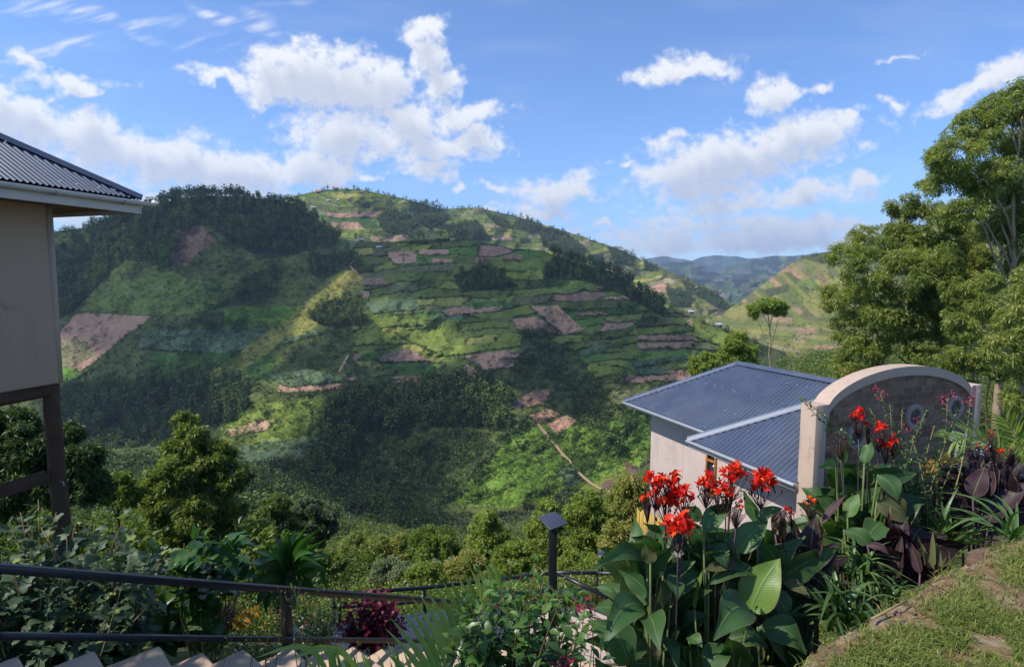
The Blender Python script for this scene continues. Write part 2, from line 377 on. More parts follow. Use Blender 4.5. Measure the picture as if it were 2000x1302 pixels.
FIELDS = [ # colour, outline
 ('scrub', [(200,520),(600,520),(640,560),(520,640),(440,620),(220,600)]),
 ('green', [(190,560),(330,530),(430,560),(420,610),(300,615),(150,605)]),
 ('brown', [(108,660),(150,610),(300,619),(240,662),(180,712),(135,738),(108,720)]),
 ('ltan', [(108,670),(150,660),(190,690),(130,725),(108,720)]),  # sunlit corner of the brown field, painted in as a lighter colour
 ('maize', [(108,712),(160,725),(140,745),(108,742)]),
 ('maize', [(440,600),(600,598),(560,640),(430,640)]), ('cab', [(280,648),(560,636),(640,650),(560,672),(430,692),(270,682)]),
 ('dkmaize', [(300,690),(480,688),(545,700),(520,740),(300,735)]),
 ('olive', [(690,520),(720,560),(600,650),(560,660),(420,765),(380,750),(520,650),(600,590)]),  # sunlit band across the slope, its light put into the field colour
 ('grass', [(470,790),(640,775),(640,800),(620,870),(430,885),(420,850)]),
 ('cab', [(470,870),(560,855),(640,860),(600,900),(470,905)]), ('tan', [(440,842),(500,822),(545,820),(520,840),(450,856)]),
 ('brown', [(550,745),(700,735),(690,760),(540,770)]), ('cab', [(520,735),(600,720),(700,745),(560,758)]),
 ('maize', [(980,860),(1050,830),(1160,830),(1250,800),(1290,850),(1240,920),(1150,960),(1000,990),(880,985),(860,950),(950,900)]),
 ('coffee', [(820,1030),(900,1005),(1060,990),(1100,955),(1200,950),(1290,870),(1300,900),(1230,960),(1100,1010),(900,1050)]),
 ('grass', [(1120,955),(1180,930),(1250,900),(1245,950),(1190,970)]), ('cab', [(1088,915),(1120,906),(1142,940),(1105,956)]),
 ('grass', [(800,1035),(850,1025),(870,1055),(815,1062)]),
 ('dkscrub', [(640,830),(1000,850),(900,960),(860,1010),(780,1040),(650,990)]),
 ('dkscrub', [(1020,650),(1120,680),(1200,790),(1130,830),(1000,760)]),
 ('brown', [(753,493),(786,491),(787,517),(768,518)]), ('brown', [(790,491),(812,490),(815,515),(790,517)]),
 ('brown', [(818,488),(872,487),(880,499),(820,500)]), ('brown', [(845,505),(880,505),(885,515),(842,515)]), ('dbrown', [(985,497),(1020,497),(1022,510),(982,508)]),
 ('dbrown', [(706,545),(750,544),(760,558),(710,561)]), ('brown', [(868,605),(895,598),(985,598),(975,610),(870,618)]),
 ('brown', [(1000,624),(1045,617),(1060,625),(1100,656),(1015,650)]), ('brown', [(1035,598),(1090,596),(1145,650),(1100,655),(1060,622)]),
 ('brown', [(740,697),(800,680),(845,707),(740,709)]), ('brown', [(905,695),(1000,682),(1037,708),(950,728)]), ('brown', [(768,735),(830,733),(855,755),(765,762)]),
 ('tan', [(875,725),(912,712),(960,742),(990,765),(930,745)]), ('brown', [(1160,547),(1210,550),(1230,566),(1165,566)]), ('brown', [(1180,580),(1235,578),(1240,587),(1180,587)]),
 ('brown', [(1240,655),(1290,655),(1298,666),(1245,667)]), ('brown', [(1243,670),(1305,669),(1310,680),(1250,684)]), ('dbrown', [(1302,655),(1350,652),(1355,666),(1305,668)]),
 ('dbrown', [(1125,612),(1180,608),(1190,618),(1125,618)]), ('brown', [(1030,812),(1070,797),(1095,811),(1050,828)]), ('brown', [(1066,828),(1105,810),(1128,825),(1085,847)]),
 ('dbrown', [(980,770),(1010,782),(1045,760),(1078,762),(1062,792),(1000,800)]), ('cab', [(708,590),(810,583),(830,605),(730,613)]),
 ('cab', [(1230,705),(1300,692),(1352,700),(1240,720)]), ('maize', [(1240,690),(1330,684),(1345,692),(1245,704)]), ('grass', [(725,622),(800,614),(825,636),(740,642)]),
 ('grass', [(700,650),(760,645),(800,672),(690,676)]), ('grass', [(770,648),(860,640),(880,680),(850,690),(800,668)]), ('cab', [(1230,720),(1300,716),(1310,730),(1240,735)]),
 ('tan', [(1295,590),(1325,600),(1330,615),(1300,612)]), ('tan', [(1335,618),(1375,625),(1380,640),(1345,640)]), ('grass', [(1345,605),(1400,640),(1480,672),(1440,690),(1360,660)]),
 ('dkmaize', [(920,590),(985,586),(1000,596),(925,603)]), ('green', [(860,708),(915,700),(905,722),(870,722)]), ('dkmaize', [(770,712),(850,712),(855,728),(770,730)])]
PAL = [('green', 5), ('grass', 3), ('scrub', 4), ('brown', .6), ('cab', 1), ('dkmaize', 2), ('soilgreen', 2), ('dbrown', .5), ('olive', 1)]
PALD = [('olive', 6), ('grass', 3), ('green', 5), ('ltan', 3), ('soilgreen', 4), ('scrub', 3), ('brown', 1.3)]
PALC = [('green', 4), ('grass', 5), ('olive', 5), ('ltan', 3), ('brown', 1.6), ('tan', .6), ('soilgreen', 2), ('maize', 1.5)]
def terraces(px, py, H, Wd, slope, seed, pal, wob=10.):
    """fields laid out in rows along the contours: colours and the hedge lines between them"""
    s_ = (py + slope * px + wob * (fbm(px / 120, py / 90, seed) - .5) * 2 + 3 * (fbm(px / 18, py / 18, seed + 5) - .5)) / H
    r = np.floor(s_); fr = s_ - r
    wv_ = .5 + 2.2 * _h(r, r * 0 + 3, seed) ** 2
    cx = (px + .45 * (py - 500) * (H > 12) + 60 * (fbm(px / 90, py / 60, seed + 8) - .5)) / (Wd * wv_) + _h(r, r * 0 + 1, seed) * 7
    cc = np.floor(cx); fc = cx - cc
    k = _h(r, cc, seed + 2); ws = np.cumsum([p[1] for p in pal]); ws = ws / ws[-1]
    idx = np.searchsorted(ws, k.ravel()).clip(0, len(pal) - 1).reshape(k.shape)
    col = np.array([C_[p[0]] for p in pal])[idx] * (.75 + .5 * _h(cc, r, seed + 4))[..., None]
    hed = np.maximum(sstep(.18, .08, fr) * (_h(r, np.floor(cx * 2), seed + 6) > .28), sstep(.06, .02, fc) * .75 * (Wd > 40) * (_h(cc, r, seed + 9) > .35))
    return col, hed
def Bcover(px, py):
    wx = px + 7 * (fbm(px / 14, py / 14, 21) - .5); wy = py + 5 * (fbm(px / 14, py / 14, 31) - .5)
    col = np.broadcast_to(C_['scrub'], px.shape + (3,)).copy(); hed = np.zeros(px.shape)
    TR = [(680,470),(1080,485),(1180,560),(1330,610),(1480,670),(1400,720),(1300,800),(1110,775),(1040,700),(900,735),(760,765),(690,700),(715,600)]
    q_ = inpoly(wx, wy, TR); tc_, th = terraces(px, py, 16., 80., .05, 7, PAL, 20.); col[q_] = tc_[q_]; hed[q_] = th[q_]
    TR2 = [(690,610),(1000,630),(1040,690),(900,700),(860,720),(800,690),(690,690)]
    q_ = inpoly(wx, wy, TR2); tc_, th = terraces(px, py, 15., 110., .10, 17, [('green', 4), ('grass', 4), ('olive', 2)], 16.); col[q_] = tc_[q_]; hed[q_] = th[q_]
    for k, poly in FIELDS:
        q_ = inpoly(wx, wy, poly); col[q_] = C_[k]; hed[q_] *= .15
        if k in ('brown', 'dbrown', 'cab', 'grass', 'tan'):
            ys = [p[1] for p in poly]; q2 = q_ & ~inpoly(wx, wy + 2.5, poly); hed[q2] = .9
    q_ = inpoly(wx, wy, FIELDS[14][1]); _, th = terraces(px, py, 22., 200., .42, 27, PAL); hed[q_] = th[q_] * .8
    for poly in FOREST:
        q_ = inpoly(wx, wy, poly); col[q_] = C_['forest']; hed[q_] = 0
    e = tab(px, BCR); q_ = (py < e + 60) & (px < 175); col[q_] = C_['green']
    q_ = inpoly(px, py, [(330,450),(395,440),(420,470),(360,520),(325,510)]); col[q_] = C_['dbrown'] * .8
    q_ = inpoly(px, py, [(495,405),(560,412),(600,450),(520,432)]); col[q_] = C_['green']
    vs = fbm(px / 30, py / 22, 77, 5)
    fl_ = (inpoly(px, py, TR) & (col.sum(-1) > .2)) | (np.abs(col - C_['brown']).sum(-1) < .1); am = np.where(fl_, .35, .95)
    col = col * (1 - am / 2 + am * vs)[..., None]
    bushy = (fbm(px / 5., py / 4., 55, 3) > .6) & ~fl_
    col[bushy] *= .6
    return (col * (1 - hed[..., None]) + C_['hedge'] * hed[..., None]) * 1.18, hed

NU, NV = 820, 430
U_ = np.linspace(-330, 1800, NU)
PX = np.broadcast_to(U_, (NV, NU)).copy(); vv = np.linspace(-.06, 1, NV)[:, None]
PY = tab(U_, BOT) * (1 - vv) + tab(U_, BCR) * vv
B_col, B_hed = Bcover(PX, PY)
sheet('opposite_hillside', 'steep hillside of terraced fields, scrub and woods across the valley', PX, PY, Bdepth(PX, PY), B_col)

# hill with the village behind
CCR = [(420, 420), (520, 396), (560, 386), (600, 377), (640, 370), (700, 369), (740, 377), (800, 390), (860, 408), (930, 405), (1000, 420), (1100, 450), (1200, 483), (1290, 522), (1350, 548), (1400, 573), (1440, 603), (1480, 640), (1560, 690)]
def Cdepth(px, py):
    c = tab(px, CCR); v = np.clip(1 - (py - c) / 170., -.2, 1); d1 = tab(px, [(420, 1150), (700, 1200), (1000, 1450), (1250, 1500), (1450, 1400), (1600, 1300)])
    return d1 * (.70 + .30 * v) * (1 + .10 * (fbm(px / 90, py / 60, 43) - .5) * sstep(1, .8, v) + .012 * (fbm(px / 14, py / 10, 45) - .5))
U_ = np.linspace(420, 1560, 560); vv = np.linspace(0, 1, 200)[:, None]
PX = np.broadcast_to(U_, (200, 560)).copy(); PY = (tab(U_, CCR) + 175) * (1 - vv) + tab(U_, CCR) * vv
CFOR = [[(735,425),(760,408),(800,420),(820,440),(800,460),(750,455)], [(800,395),(860,398),(880,430),(840,450),(810,430)], [(870,440),(930,430),(960,470),(880,470)], [(945,415),(985,425),(1010,450),(970,440)],
        [(1050,440),(1100,452),(1150,490),(1130,510),(1060,480)], [(1185,480),(1240,492),(1240,520),(1200,515)], [(1255,510),(1285,515),(1285,530),(1260,530)], [(1330,545),(1400,575),(1440,610),(1400,600),(1340,565)],
        [(1300,560),(1350,570),(1350,600),(1310,600)], [(600,430),(660,455),(655,475),(600,450)], [(1020,420),(1060,440),(1040,460),(1000,440)]]
col, hed = terraces(PX, PY, 8.5, 55., .0, 61, PALC, 14.)
q_ = PX < 900; c2, h2 = terraces(PX, PY, 10., 60., .0, 63, PAL + [('brown', 1.5), ('grass', 3)], 14.); col[q_] = c2[q_]; hed[q_] = h2[q_]
for k, poly in [('brown', [(665,433),(700,434),(712,448),(668,446)]), ('grass', [(668,450),(700,448),(720,465),(675,462)]), ('tan', [(720,462),(800,458),(790,470),(730,474)])]:
    q_ = inpoly(PX, PY, poly); col[q_] = C_[k]; hed[q_] = 0
for poly in CFOR:
    q_ = inpoly(PX + 6 * (fbm(PX / 8, PY / 8, 2) - .5), PY, poly); col[q_] = C_['forest']; hed[q_] = 0
col = col * (.7 + .6 * fbm(PX / 25, PY / 14, 71))[..., None]
col = col * (1 - .75 * hed[..., None]) + C_['hedge'] * .75 * hed[..., None]
sheet('village_hill', 'far terraced hill with a village on its top', PX, PY, Cdepth(PX, PY), col)

# hill on the right
DCR = [(1380, 625), (1410, 612), (1450, 586), (1500, 548), (1540, 517), (1570, 501), (1600, 494), (1640, 488), (1700, 472), (1800, 440), (1950, 405), (2300, 380)]
DBO = [(1380, 700), (1450, 740), (2300, 760)]
def Ddepth(px, py):
    b, c = tab(px, DBO), tab(px, DCR); v = np.clip((b - py) / (b - c), 0, 1)
    d0 = tab(px, [(1380, 800), (1500, 560), (2300, 420)]); d1 = tab(px, [(1380, 1300), (1600, 1000), (2300, 800)])
    return np.exp(np.log(d0) * (1 - v) + np.log(d1) * v) * (1 + .06 * (fbm(px / 60, py / 50, 83) - .5) * sstep(1, .85, v) + .01 * (fbm(px / 10, py / 9, 85) - .5))
U_ = np.linspace(1380, 2300, 330); vv = np.linspace(0, 1, 160)[:, None]
PX = np.broadcast_to(U_, (160, 330)).copy(); PY = tab(U_, DBO) * (1 - vv) + tab(U_, DCR) * vv
a_ = R(-28); rx_, ry_ = PX * math.cos(a_) - PY * math.sin(a_), PX * math.sin(a_) + PY * math.cos(a_)
col, hed = terraces(rx_, ry_, 9.5, 26., -.25, 91, PALD, 10.)
q_ = PY > 620; c2, h2 = terraces(PX, PY, 9., 36., -.1, 95, PALD + [('grass', 5)], 8.); col[q_] = c2[q_]; hed[q_] = h2[q_]
for k, poly in [('forest', [(1555,500),(1650,480),(1720,470),(1700,520),(1600,515)]), ('forest', [(1490,565),(1540,555),(1540,570),(1500,580)]), ('brown', [(1525,527),(1558,521),(1556,530),(1520,532)]), ('maize', [(1560,545),(1590,548),(1588,562),(1556,556)]),
               ('brown', [(1560,640),(1592,640),(1590,652),(1555,651)]), ('brown', [(1510,618),(1545,620),(1548,632),(1505,628)]), ('olive', [(1410,615),(1460,590),(1500,600),(1450,630)])]:
    q_ = inpoly(PX, PY, poly); col[q_] = C_[k]; hed[q_] = 0
col = col * (.7 + .6 * fbm(PX / 22, PY / 18, 73))[..., None]
col = col * (1 - .6 * hed[..., None]) + C_['hedge'] * .6 * hed[..., None]
col = col * .62 + np.array((.13, .13, .06)) * .30; sheet('right_hill', 'sunlit hill with a patchwork of small fields on the right of the valley', PX, PY, Ddepth(PX, PY), col)

# far ranges
def far(name, label, cr, drop, Y, seed, base):
    cr_ = cr; U = np.linspace(cr[0][0], cr[-1][0], 260); v = np.linspace(0, 1, 60)[:, None]
    PX = np.broadcast_to(U, (60, 260)).copy(); top = tab(U, cr_) + 3 * (fbm(U / 30, U * 0, seed) - .5)
    PY = (top + drop) * (1 - v) + top * v
    D = Y * (.72 + .28 * v) * (1 + .12 * (fbm(PX / 45, PY / 28, seed) - .5) * sstep(1, .8, v))
    cc, hh = terraces(PX, PY, 6., 30., 0., seed, PALC, 8.); f = sstep(.45, .6, fbm(PX / 18, PY / 9, seed + 3))[..., None]
    col = cc * (1 - f) + C_['forest'] * f
    return sheet(name, label, PX, PY, D, col * base * (.42, .50, .85))  # land tinted blue: distance haze put into the colour
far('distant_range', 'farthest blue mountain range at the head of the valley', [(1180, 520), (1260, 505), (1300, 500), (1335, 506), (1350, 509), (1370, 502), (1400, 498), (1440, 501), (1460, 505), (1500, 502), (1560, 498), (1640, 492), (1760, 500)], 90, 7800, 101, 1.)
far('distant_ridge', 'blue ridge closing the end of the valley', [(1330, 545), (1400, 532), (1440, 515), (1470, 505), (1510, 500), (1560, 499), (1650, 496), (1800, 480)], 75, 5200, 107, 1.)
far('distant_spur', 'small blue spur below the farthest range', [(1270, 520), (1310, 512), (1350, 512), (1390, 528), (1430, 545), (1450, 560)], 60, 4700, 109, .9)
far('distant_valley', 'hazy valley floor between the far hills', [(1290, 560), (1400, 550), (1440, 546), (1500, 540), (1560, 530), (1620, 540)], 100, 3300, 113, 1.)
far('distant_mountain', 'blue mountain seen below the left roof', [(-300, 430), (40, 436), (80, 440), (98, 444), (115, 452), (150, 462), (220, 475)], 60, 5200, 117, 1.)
# ------------------------------------------------------------------ our own hillside
AC = [-700, 300, 1000, 1250, 1450, 1600, 1800, 2400]
AD = [2.2, 5, 10, 20, 40, 80, 160]
AP = np.array([[1720,1480,1330,1230,1150,1080,1000],[1720,1450,1290,1200,1130,1075,1020],[1720,1450,1245,1180,1135,1100,1075],[1720,1420,1240,1120,1070,1045,1015],
 [1700,1330,1240,1110,990,890,800],[1650,1330,1180,1040,880,780,720],[1600,1300,1120,930,815,745,690],[1500,1200,1000,840,750,690,630]], float)
AEND = [(-700, 430), (300, 404), (500, 354), (800, 304), (1150, 334), (1300, 300), (1400, 240), (1500, 200), (1800, 180), (2400, 170)]
AEP = [(-700, 900), (100, 878), (300, 866), (450, 878), (550, 938), (700, 1008), (800, 1053), (900, 1043), (1050, 1008), (1150, 983), (1240, 925), (1300, 880), (1400, 790), (1450, 745), (1500, 722), (1600, 705), (1690, 684), (1800, 655), (2000, 610), (2400, 560)]
def Apy(px, D):
    px = np.asarray(px, float); D = np.asarray(D, float); px, D = np.broadcast_arrays(px, D)
    rows = [np.interp(px, AC, AP[:, k]) for k in range(len(AD))]
    e = tab(px, AEP); de = tab(px, AEND); lD = np.log(D); r = rows[0] * 1.
    for k in range(len(AD) - 1):
        f = np.clip((lD - math.log(AD[k])) / (math.log(AD[k + 1]) - math.log(AD[k])), 0, 1); r = r + (rows[k + 1] - rows[k]) * f
    f = np.clip((lD - math.log(160)) / (np.log(de) - math.log(160)), 0, 1)
    return r + (e - rows[-1]) * f
def Apos(px, D):
    px = np.asarray(px, float); D = np.asarray(D, float)
    P = at(px, Apy(px, D), D)
    P[..., 2] += np.minimum(D, 120) * .012 * (fbm(P[..., 0] / (2 + D * .05), P[..., 1] / (2 + D * .05), 201) - .5) * sstep(160, 80, D)
    return P
NA = 420; NB = 330
U_ = np.linspace(-700, 2400, NA); k_ = np.linspace(0, 1, NB)[:, None]
PX = np.broadcast_to(U_, (NB, NA)).copy(); DD = np.exp(math.log(2.2) * (1 - k_) + np.log(tab(U_, AEND)) * k_)
G = Apos(PX, DD)
vs = fbm(G[..., 0] / 14, G[..., 1] / 14, 205, 4)
col = C_['scrub'] * (1 - sstep(.4, .65, vs))[..., None] + np.array((.08, .12, .028)) * sstep(.4, .65, vs)[..., None]
f_ = (sstep(25, 12, DD) * .7 * sstep(.35, .6, fbm(G[..., 0] / 2, G[..., 1] / 2, 207)))[..., None]; col = col * (1 - f_) + np.array((.12, .085, .05)) * f_
# strips of the slope behind the hillside's own crest on the right
rows = []; cr_ = []
for k in range(1, 8):
    r = G[-1].copy(); s_ = 1 + .03 * k * k; right = sstep(1260, 1450, U_); r[:, 0] *= s_; r[:, 1] *= s_
    r[:, 2] = G[-1][:, 2] * s_ - right * G[-1][:, 1] * .02 * k * k - (1 - right) * 1.0 * k; rows.append(r); cr_.append(col[-1])
mb = MB(); mb.grid(np.concatenate([G, np.array(rows)]))
tag(mb.build('near_hillside', 'land', smooth=True, color=np.concatenate([col, np.array(cr_)])), 'overgrown slope falling away below the garden', kind='structure')

# river and footpaths
simple('river_water', (.15, .085, .06), .12, .5, var=.15, scale=.3, bs=.1)
simple('path_earth', (.36, .24, .14), .95, .1, var=.3, scale=.6)
def ribbon(name, pts, w, m, label, up=.5, kind='structure'):
    P = Bpos(np.array([p[0] for p in pts], float), np.array([p[1] for p in pts], float), up)
    k = np.linspace(0, len(pts) - 1, len(pts) * 6); P = np.stack([np.interp(k, range(len(pts)), P[:, i]) for i in range(3)], 1)
    D = np.gradient(P, axis=0); D[:, 2] = 0; D /= np.linalg.norm(D, axis=1)[:, None]; N_ = np.stack([-D[:, 1], D[:, 0], D[:, 2] * 0], 1)
    ww = (np.interp(k, range(len(pts)), w) if not np.isscalar(w) else np.full(len(k), w)) * (.8 + .4 * vn(k * 1.7, k * 0, 5))
    Gd = np.stack([P - N_ * ww[:, None] / 2, P, P + N_ * ww[:, None] / 2], 1)
    mb = MB(); mb.grid(Gd); return tag(mb.build(name, m, smooth=True), label, kind=kind)
ribbon('river', [(1224, 905), (1232, 915), (1243, 930), (1258, 945)], [5, 7, 8, 8], 'river_water', 'brown river bend by the far corner of the house', 1.2)
ribbon('river', [(1208, 938), (1196, 944), (1188, 951), (1194, 962), (1206, 970)], [4, 9, 10, 9, 7], 'river_water', 'brown river bend on the valley floor', 1.2)
ribbon('path', [(875, 905), (1068, 858), (1083, 868), (1098, 888), (1115, 905), (1130, 925), (1155, 947), (1175, 958)][1:], 2.6, 'path_earth', 'footpath of bare earth through the maize', 1.)
ribbon('path', [(1050, 830), (1062, 845), (1072, 856)], 3., 'path_earth', 'eroded red path between brown fields', 1.)
ribbon('path', [(702, 503), (690, 512), (683, 520), (690, 528), (700, 536)], 2., 'path_earth', 'steep zigzag path near the saddle', 1.)
ribbon('path', [(656, 548), (668, 556), (680, 562)], 2., 'path_earth', 'bare earth scar above the eucalyptus stand', 1.)
ribbon('path', [(680, 695), (672, 712), (662, 728)], 2.6, 'path_earth', 'bare earth gully below the ridge', 1.)

# ------------------------------------------------------------------ corrugated hip roofs
def roofmat(name, col):
    m, t, o = mat(name); tc = t.node('ShaderNodeTexCoord'); n = t.noise(tc.outputs['Object'], 1.2, 5, .6); n2 = t.noise(tc.outputs['Object'], 14., 4, .6)
    c = t.mix(t.m('MULTIPLY', t.sm(n, .35, .75), .5), col, tuple(v * 1.7 for v in col)); c = t.mix(t.m('MULTIPLY', t.sm(n2, .58, .75), .4), c, (.16, .16, .17)); n4 = t.noise(tc.outputs['Object'], .5, 3, .5); c = t.mix(t.m('MULTIPLY', t.sm(n4, .45, .62), .35), c, (.11, .125, .15))
    pbr(t, o, c, .34, .6, .2)
roofmat('roof_steel', (.060, .078, .120)); roofmat('roof_steel_old', (.055, .07, .10))
def v3(a, z=0.): return np.array([a[0], a[1], z])
def roof_plane(E0, along, inward, pitch, length, Wm, cs, ce, lam=.076, amp=.013, per=8, rows=6):
    ns = int(length / lam * per); s = np.linspace(0, length, ns)
    wm = np.minimum(np.minimum(s * cs if cs else s * 0 + 99, (length - s) * ce if ce else s * 0 + 99), Wm)
    v = np.linspace(0, 1, rows)[:, None]; w_ = v * wm
    nrm = -inward * math.sin(pitch) + np.array([0, 0, math.cos(pitch)])
    P = E0 + s[None, :, None] * along + w_[..., None] * (inward + np.array([0, 0, math.tan(pitch)])) + (amp * np.sin(s / lam * 2 * np.pi))[None, :, None] * nrm
    mb = MB(); mb.grid(P); mb.grid(P[:, ::-1] - nrm * .004); return mb
def hipcap(mb, a, b, r=.07):
    a = np.array(a); b = np.array(b); d = (b - a) / np.linalg.norm(b - a); side = np.cross(d, (0, 0, 1)); side /= np.linalg.norm(side); up = np.cross(side, d)
    prof = [(-2.2, -.95), (-1.1, -.15), (-.6, .45), (0, .62), (.6, .45), (1.1, -.15), (2.2, -.95)]
    Gd = np.array([[p + side * x * r + up * (z * r + .035) for x, z in prof] for p in (a, (a + b) / 2, b)]); mb.grid(Gd); mb.grid(Gd[:, ::-1] - up * .006)
def screws(mb, E0, along, inward, pitch, length, Wm, cs, rowsw, step, seed, size=.02):
    r_ = random.Random(seed); nrm = -inward * math.sin(pitch) + np.array([0, 0, math.cos(pitch)])
    for w_ in rowsw:
        s = w_ * cs + .15
        while s < length - .1:
            if r_.random() < .62:
                P = E0 + along * (round(s / .076) + .25) * .076 + inward * (w_ + r_.uniform(-.02, .02)) + np.array([0, 0, math.tan(pitch) * w_]) + nrm * .018
                mb.box(P, (size, size, size * .6))
            s += step * r_.uniform(.8, 1.2)

# ------------------------------------------------------------------ left house on stilts
LD = np.array([.294, .956, 0.]); LN = np.array([.956, -.294, 0.])
LC = at(103, 575, 8.3); zt = at(90, 395, 8.3)[2]; zb = at(105, 748, 8.3)[2]
LH = thing('lodge_house', (LC[0], LC[1], -4.2), 'pale plastered lodge on log stilts at the left edge of the view', 'house', absolute=True)
ov = .82; E = LC + ov * (LD + LN); ez = at(279, 388, E[1])[2]; E[2] = ez; Lp = math.atan(.64)
Ll = 9.0; Wl = 3.4
Wb = MB(); c0 = LC.copy(); c0[2] = (zt + zb) / 2 + .12
Mx = np.stack([LN, LD, np.array([0, 0, 1.])], 1)
Wb.box(c0 - LN * 2.6 - LD * 3.8, (5.2, 7.6, zt - zb + .24), Mx); Wb.build('wall', 'plaster_tan', LH, bevel=.02)
mb = roof_plane(E, -LD, -LN, Lp, Ll, Wl, 1, 0); mb.build('roof_sheet', 'roof_steel_old', LH, smooth=True)
mb = roof_plane(E, -LN, -LD, Lp, 2 * Wl, Wl, 1, 1); mb.build('roof_sheet', 'roof_steel_old', LH, smooth=True)
mb = roof_plane(E - LN * 2 * Wl, -LD, LN, Lp, Ll, Wl, 1, 0); mb.build('roof_sheet', 'roof_steel_old', LH, smooth=True)
mb = MB(); hipcap(mb, E, E + Wl * (-LD - LN) + np.array([0, 0, Wl * .64]), .05); mb.build('hip_cap', 'roof_steel_old', LH)
mb = MB(); screws(mb, E, -LD, -LN, Lp, Ll, Wl, 1, [.12, 1.0, 1.9], .3, 3); tag(mb.build('screws', 'galvanised', LH), kind='stuff')
z3 = np.array([0, 0, 1.])
for nm, m_, a, b, wd, hh, off in (('fascia', 'white_paint', E - LD * Ll, E, .03, .2, -.13), ('fascia', 'white_paint', E, E - LN * 2 * Wl, .03, .2, -.13)):
    mb = MB(); sh = -LN * .02 if b is E else -LD * .02
    mb.beam(a + z3 * off + sh, b + z3 * off + sh, wd, hh); mb.build(nm, m_, LH, bevel=.004)
g0 = E - LD * Ll + LN * .06 - z3 * .05; g1 = E + LD * .16 + LN * .06 - z3 * .055
th = np.linspace(math.pi, 2 * math.pi, 9); prof = [(math.cos(a) * .06, math.sin(a) * .06) for a in th] + [(math.cos(a) * .052, math.sin(a) * .052) for a in th[::-1]]
Gd = np.array([[p + LN * x + z3 * z for x, z in prof + prof[:1]] for p in (g0, (g0 + g1) / 2, g1)]); mb = MB(); mb.grid(Gd); mb.tube([g1 - LD * .002, g1 + LD * .004], .055, 10); mb.build('gutter', 'white_paint', LH, smooth=True)
for k in range(6):
    p = E - LD * (.35 + .95 * k) - z3 * .06; mb = MB(); q_ = [p + LN * (.06 + .066 * math.cos(a)) + z3 * .066 * math.sin(a) for a in np.linspace(math.pi * .9, 2.0 * math.pi, 9)]
    mb.tube(q_, .009, 6); mb.tube([p - z3 * .03 + LN * .005, p - z3 * .03 + LN * .005 - LD * .1], .008, 6); mb.build('gutter_bracket', 'galvanised', LH, smooth=True)
m, t, o = mat('reed_soffit'); tc = t.node('ShaderNodeTexCoord'); mp_ = t.node('ShaderNodeMapping', Vector=tc.outputs['Object'], Rotation=(0, 0, .6), Scale=(4, 60, 4))
n = t.noise(mp_.outputs[0], 1., 4, .7); pbr(t, o, t.mix(t.sm(n, .35, .65), (.05, .025, .012), (.24, .13, .06)), .9, .1, bump=n, bs=.6, bd=.01)
mb = MB(); sc_ = E - LN * Wl - LD * (Ll / 2) - z3 * .16; mb.box(sc_, (2 * Wl - .1, Ll - .1, .02), Mx); mb.build('soffit', 'reed_soffit', LH)
pb = at(108, 748, 8.32); pt = at(88, 405, 8.32); mb = MB(); e_ = LD * .03 + LN * .02
mb.tube([pt + e_, (pt + pb) / 2 + e_, pb + e_], [.05, .055, .06], 10); mb.build('corner_post', 'plaster_trim', LH, smooth=True)
pl0 = at(100, 748, 8.3); pl1 = at(104, 985, 8.3); mb = MB()
k_ = np.linspace(0, 1, 9)[:, None]; LG = pl0 + (np.array([pl0[0], pl0[1], -5.2]) - pl0) * k_ + .012 * rng.standard_normal((9, 3)) * [1, 1, 0] - LN * .02
mb.tube(LG, np.linspace(.10, .118, 9), 14); mb.build('log_post', 'timber', LH, smooth=True)
mb = MB(); mb.beam(LC - LD * 7.6 + z3 * (zb - LC[2] - .08) - LN * .16, LC - LN * .16 + LD * .02 + z3 * (zb - LC[2] - .08), .2, .17); mb.build('floor_beam', 'timber', LH, bevel=.02)
mb = MB(); mb.beam(LC - LN * 5.2 + z3 * (zb - LC[2] - .09) - LD * .15, LC - LN * .1 + z3 * (zb - LC[2] - .09) - LD * .15, .16, .15); mb.build('floor_beam', 'timber', LH, bevel=.02)
mb = MB(); a = at(-160, 812, 6.9); b = at(90, 764, 8.2); mb.tube([a, b], .085, 10); mb.build('brace', 'timber', LH, smooth=True)
mb = MB(); a = at(-160, 1010, 7.2); b = at(92, 930, 8.2); mb.beam(a, b, .05, .2); mb.build('brace', 'timber', LH, bevel=.01)
mb = MB(); q_ = LC - LD * 6.5; mb.tube([[q_[0], q_[1], zb], [q_[0], q_[1], -3.6]], .13, 12); mb.build('log_post', 'timber', LH, smooth=True)
mb = MB(); q_ = LC - LN * 4.8; mb.tube([[q_[0], q_[1], zb], [q_[0], q_[1], -5.6]], .13, 12); mb.build('log_post', 'timber', LH, smooth=True)
mb = MB(); p = at(118, 940, 8.2); mb.tube([p, p + LN * .06, p + LN * .07 - z3 * .05], .008, 6); mb.build('pipe_stub', 'galvanised', LH)

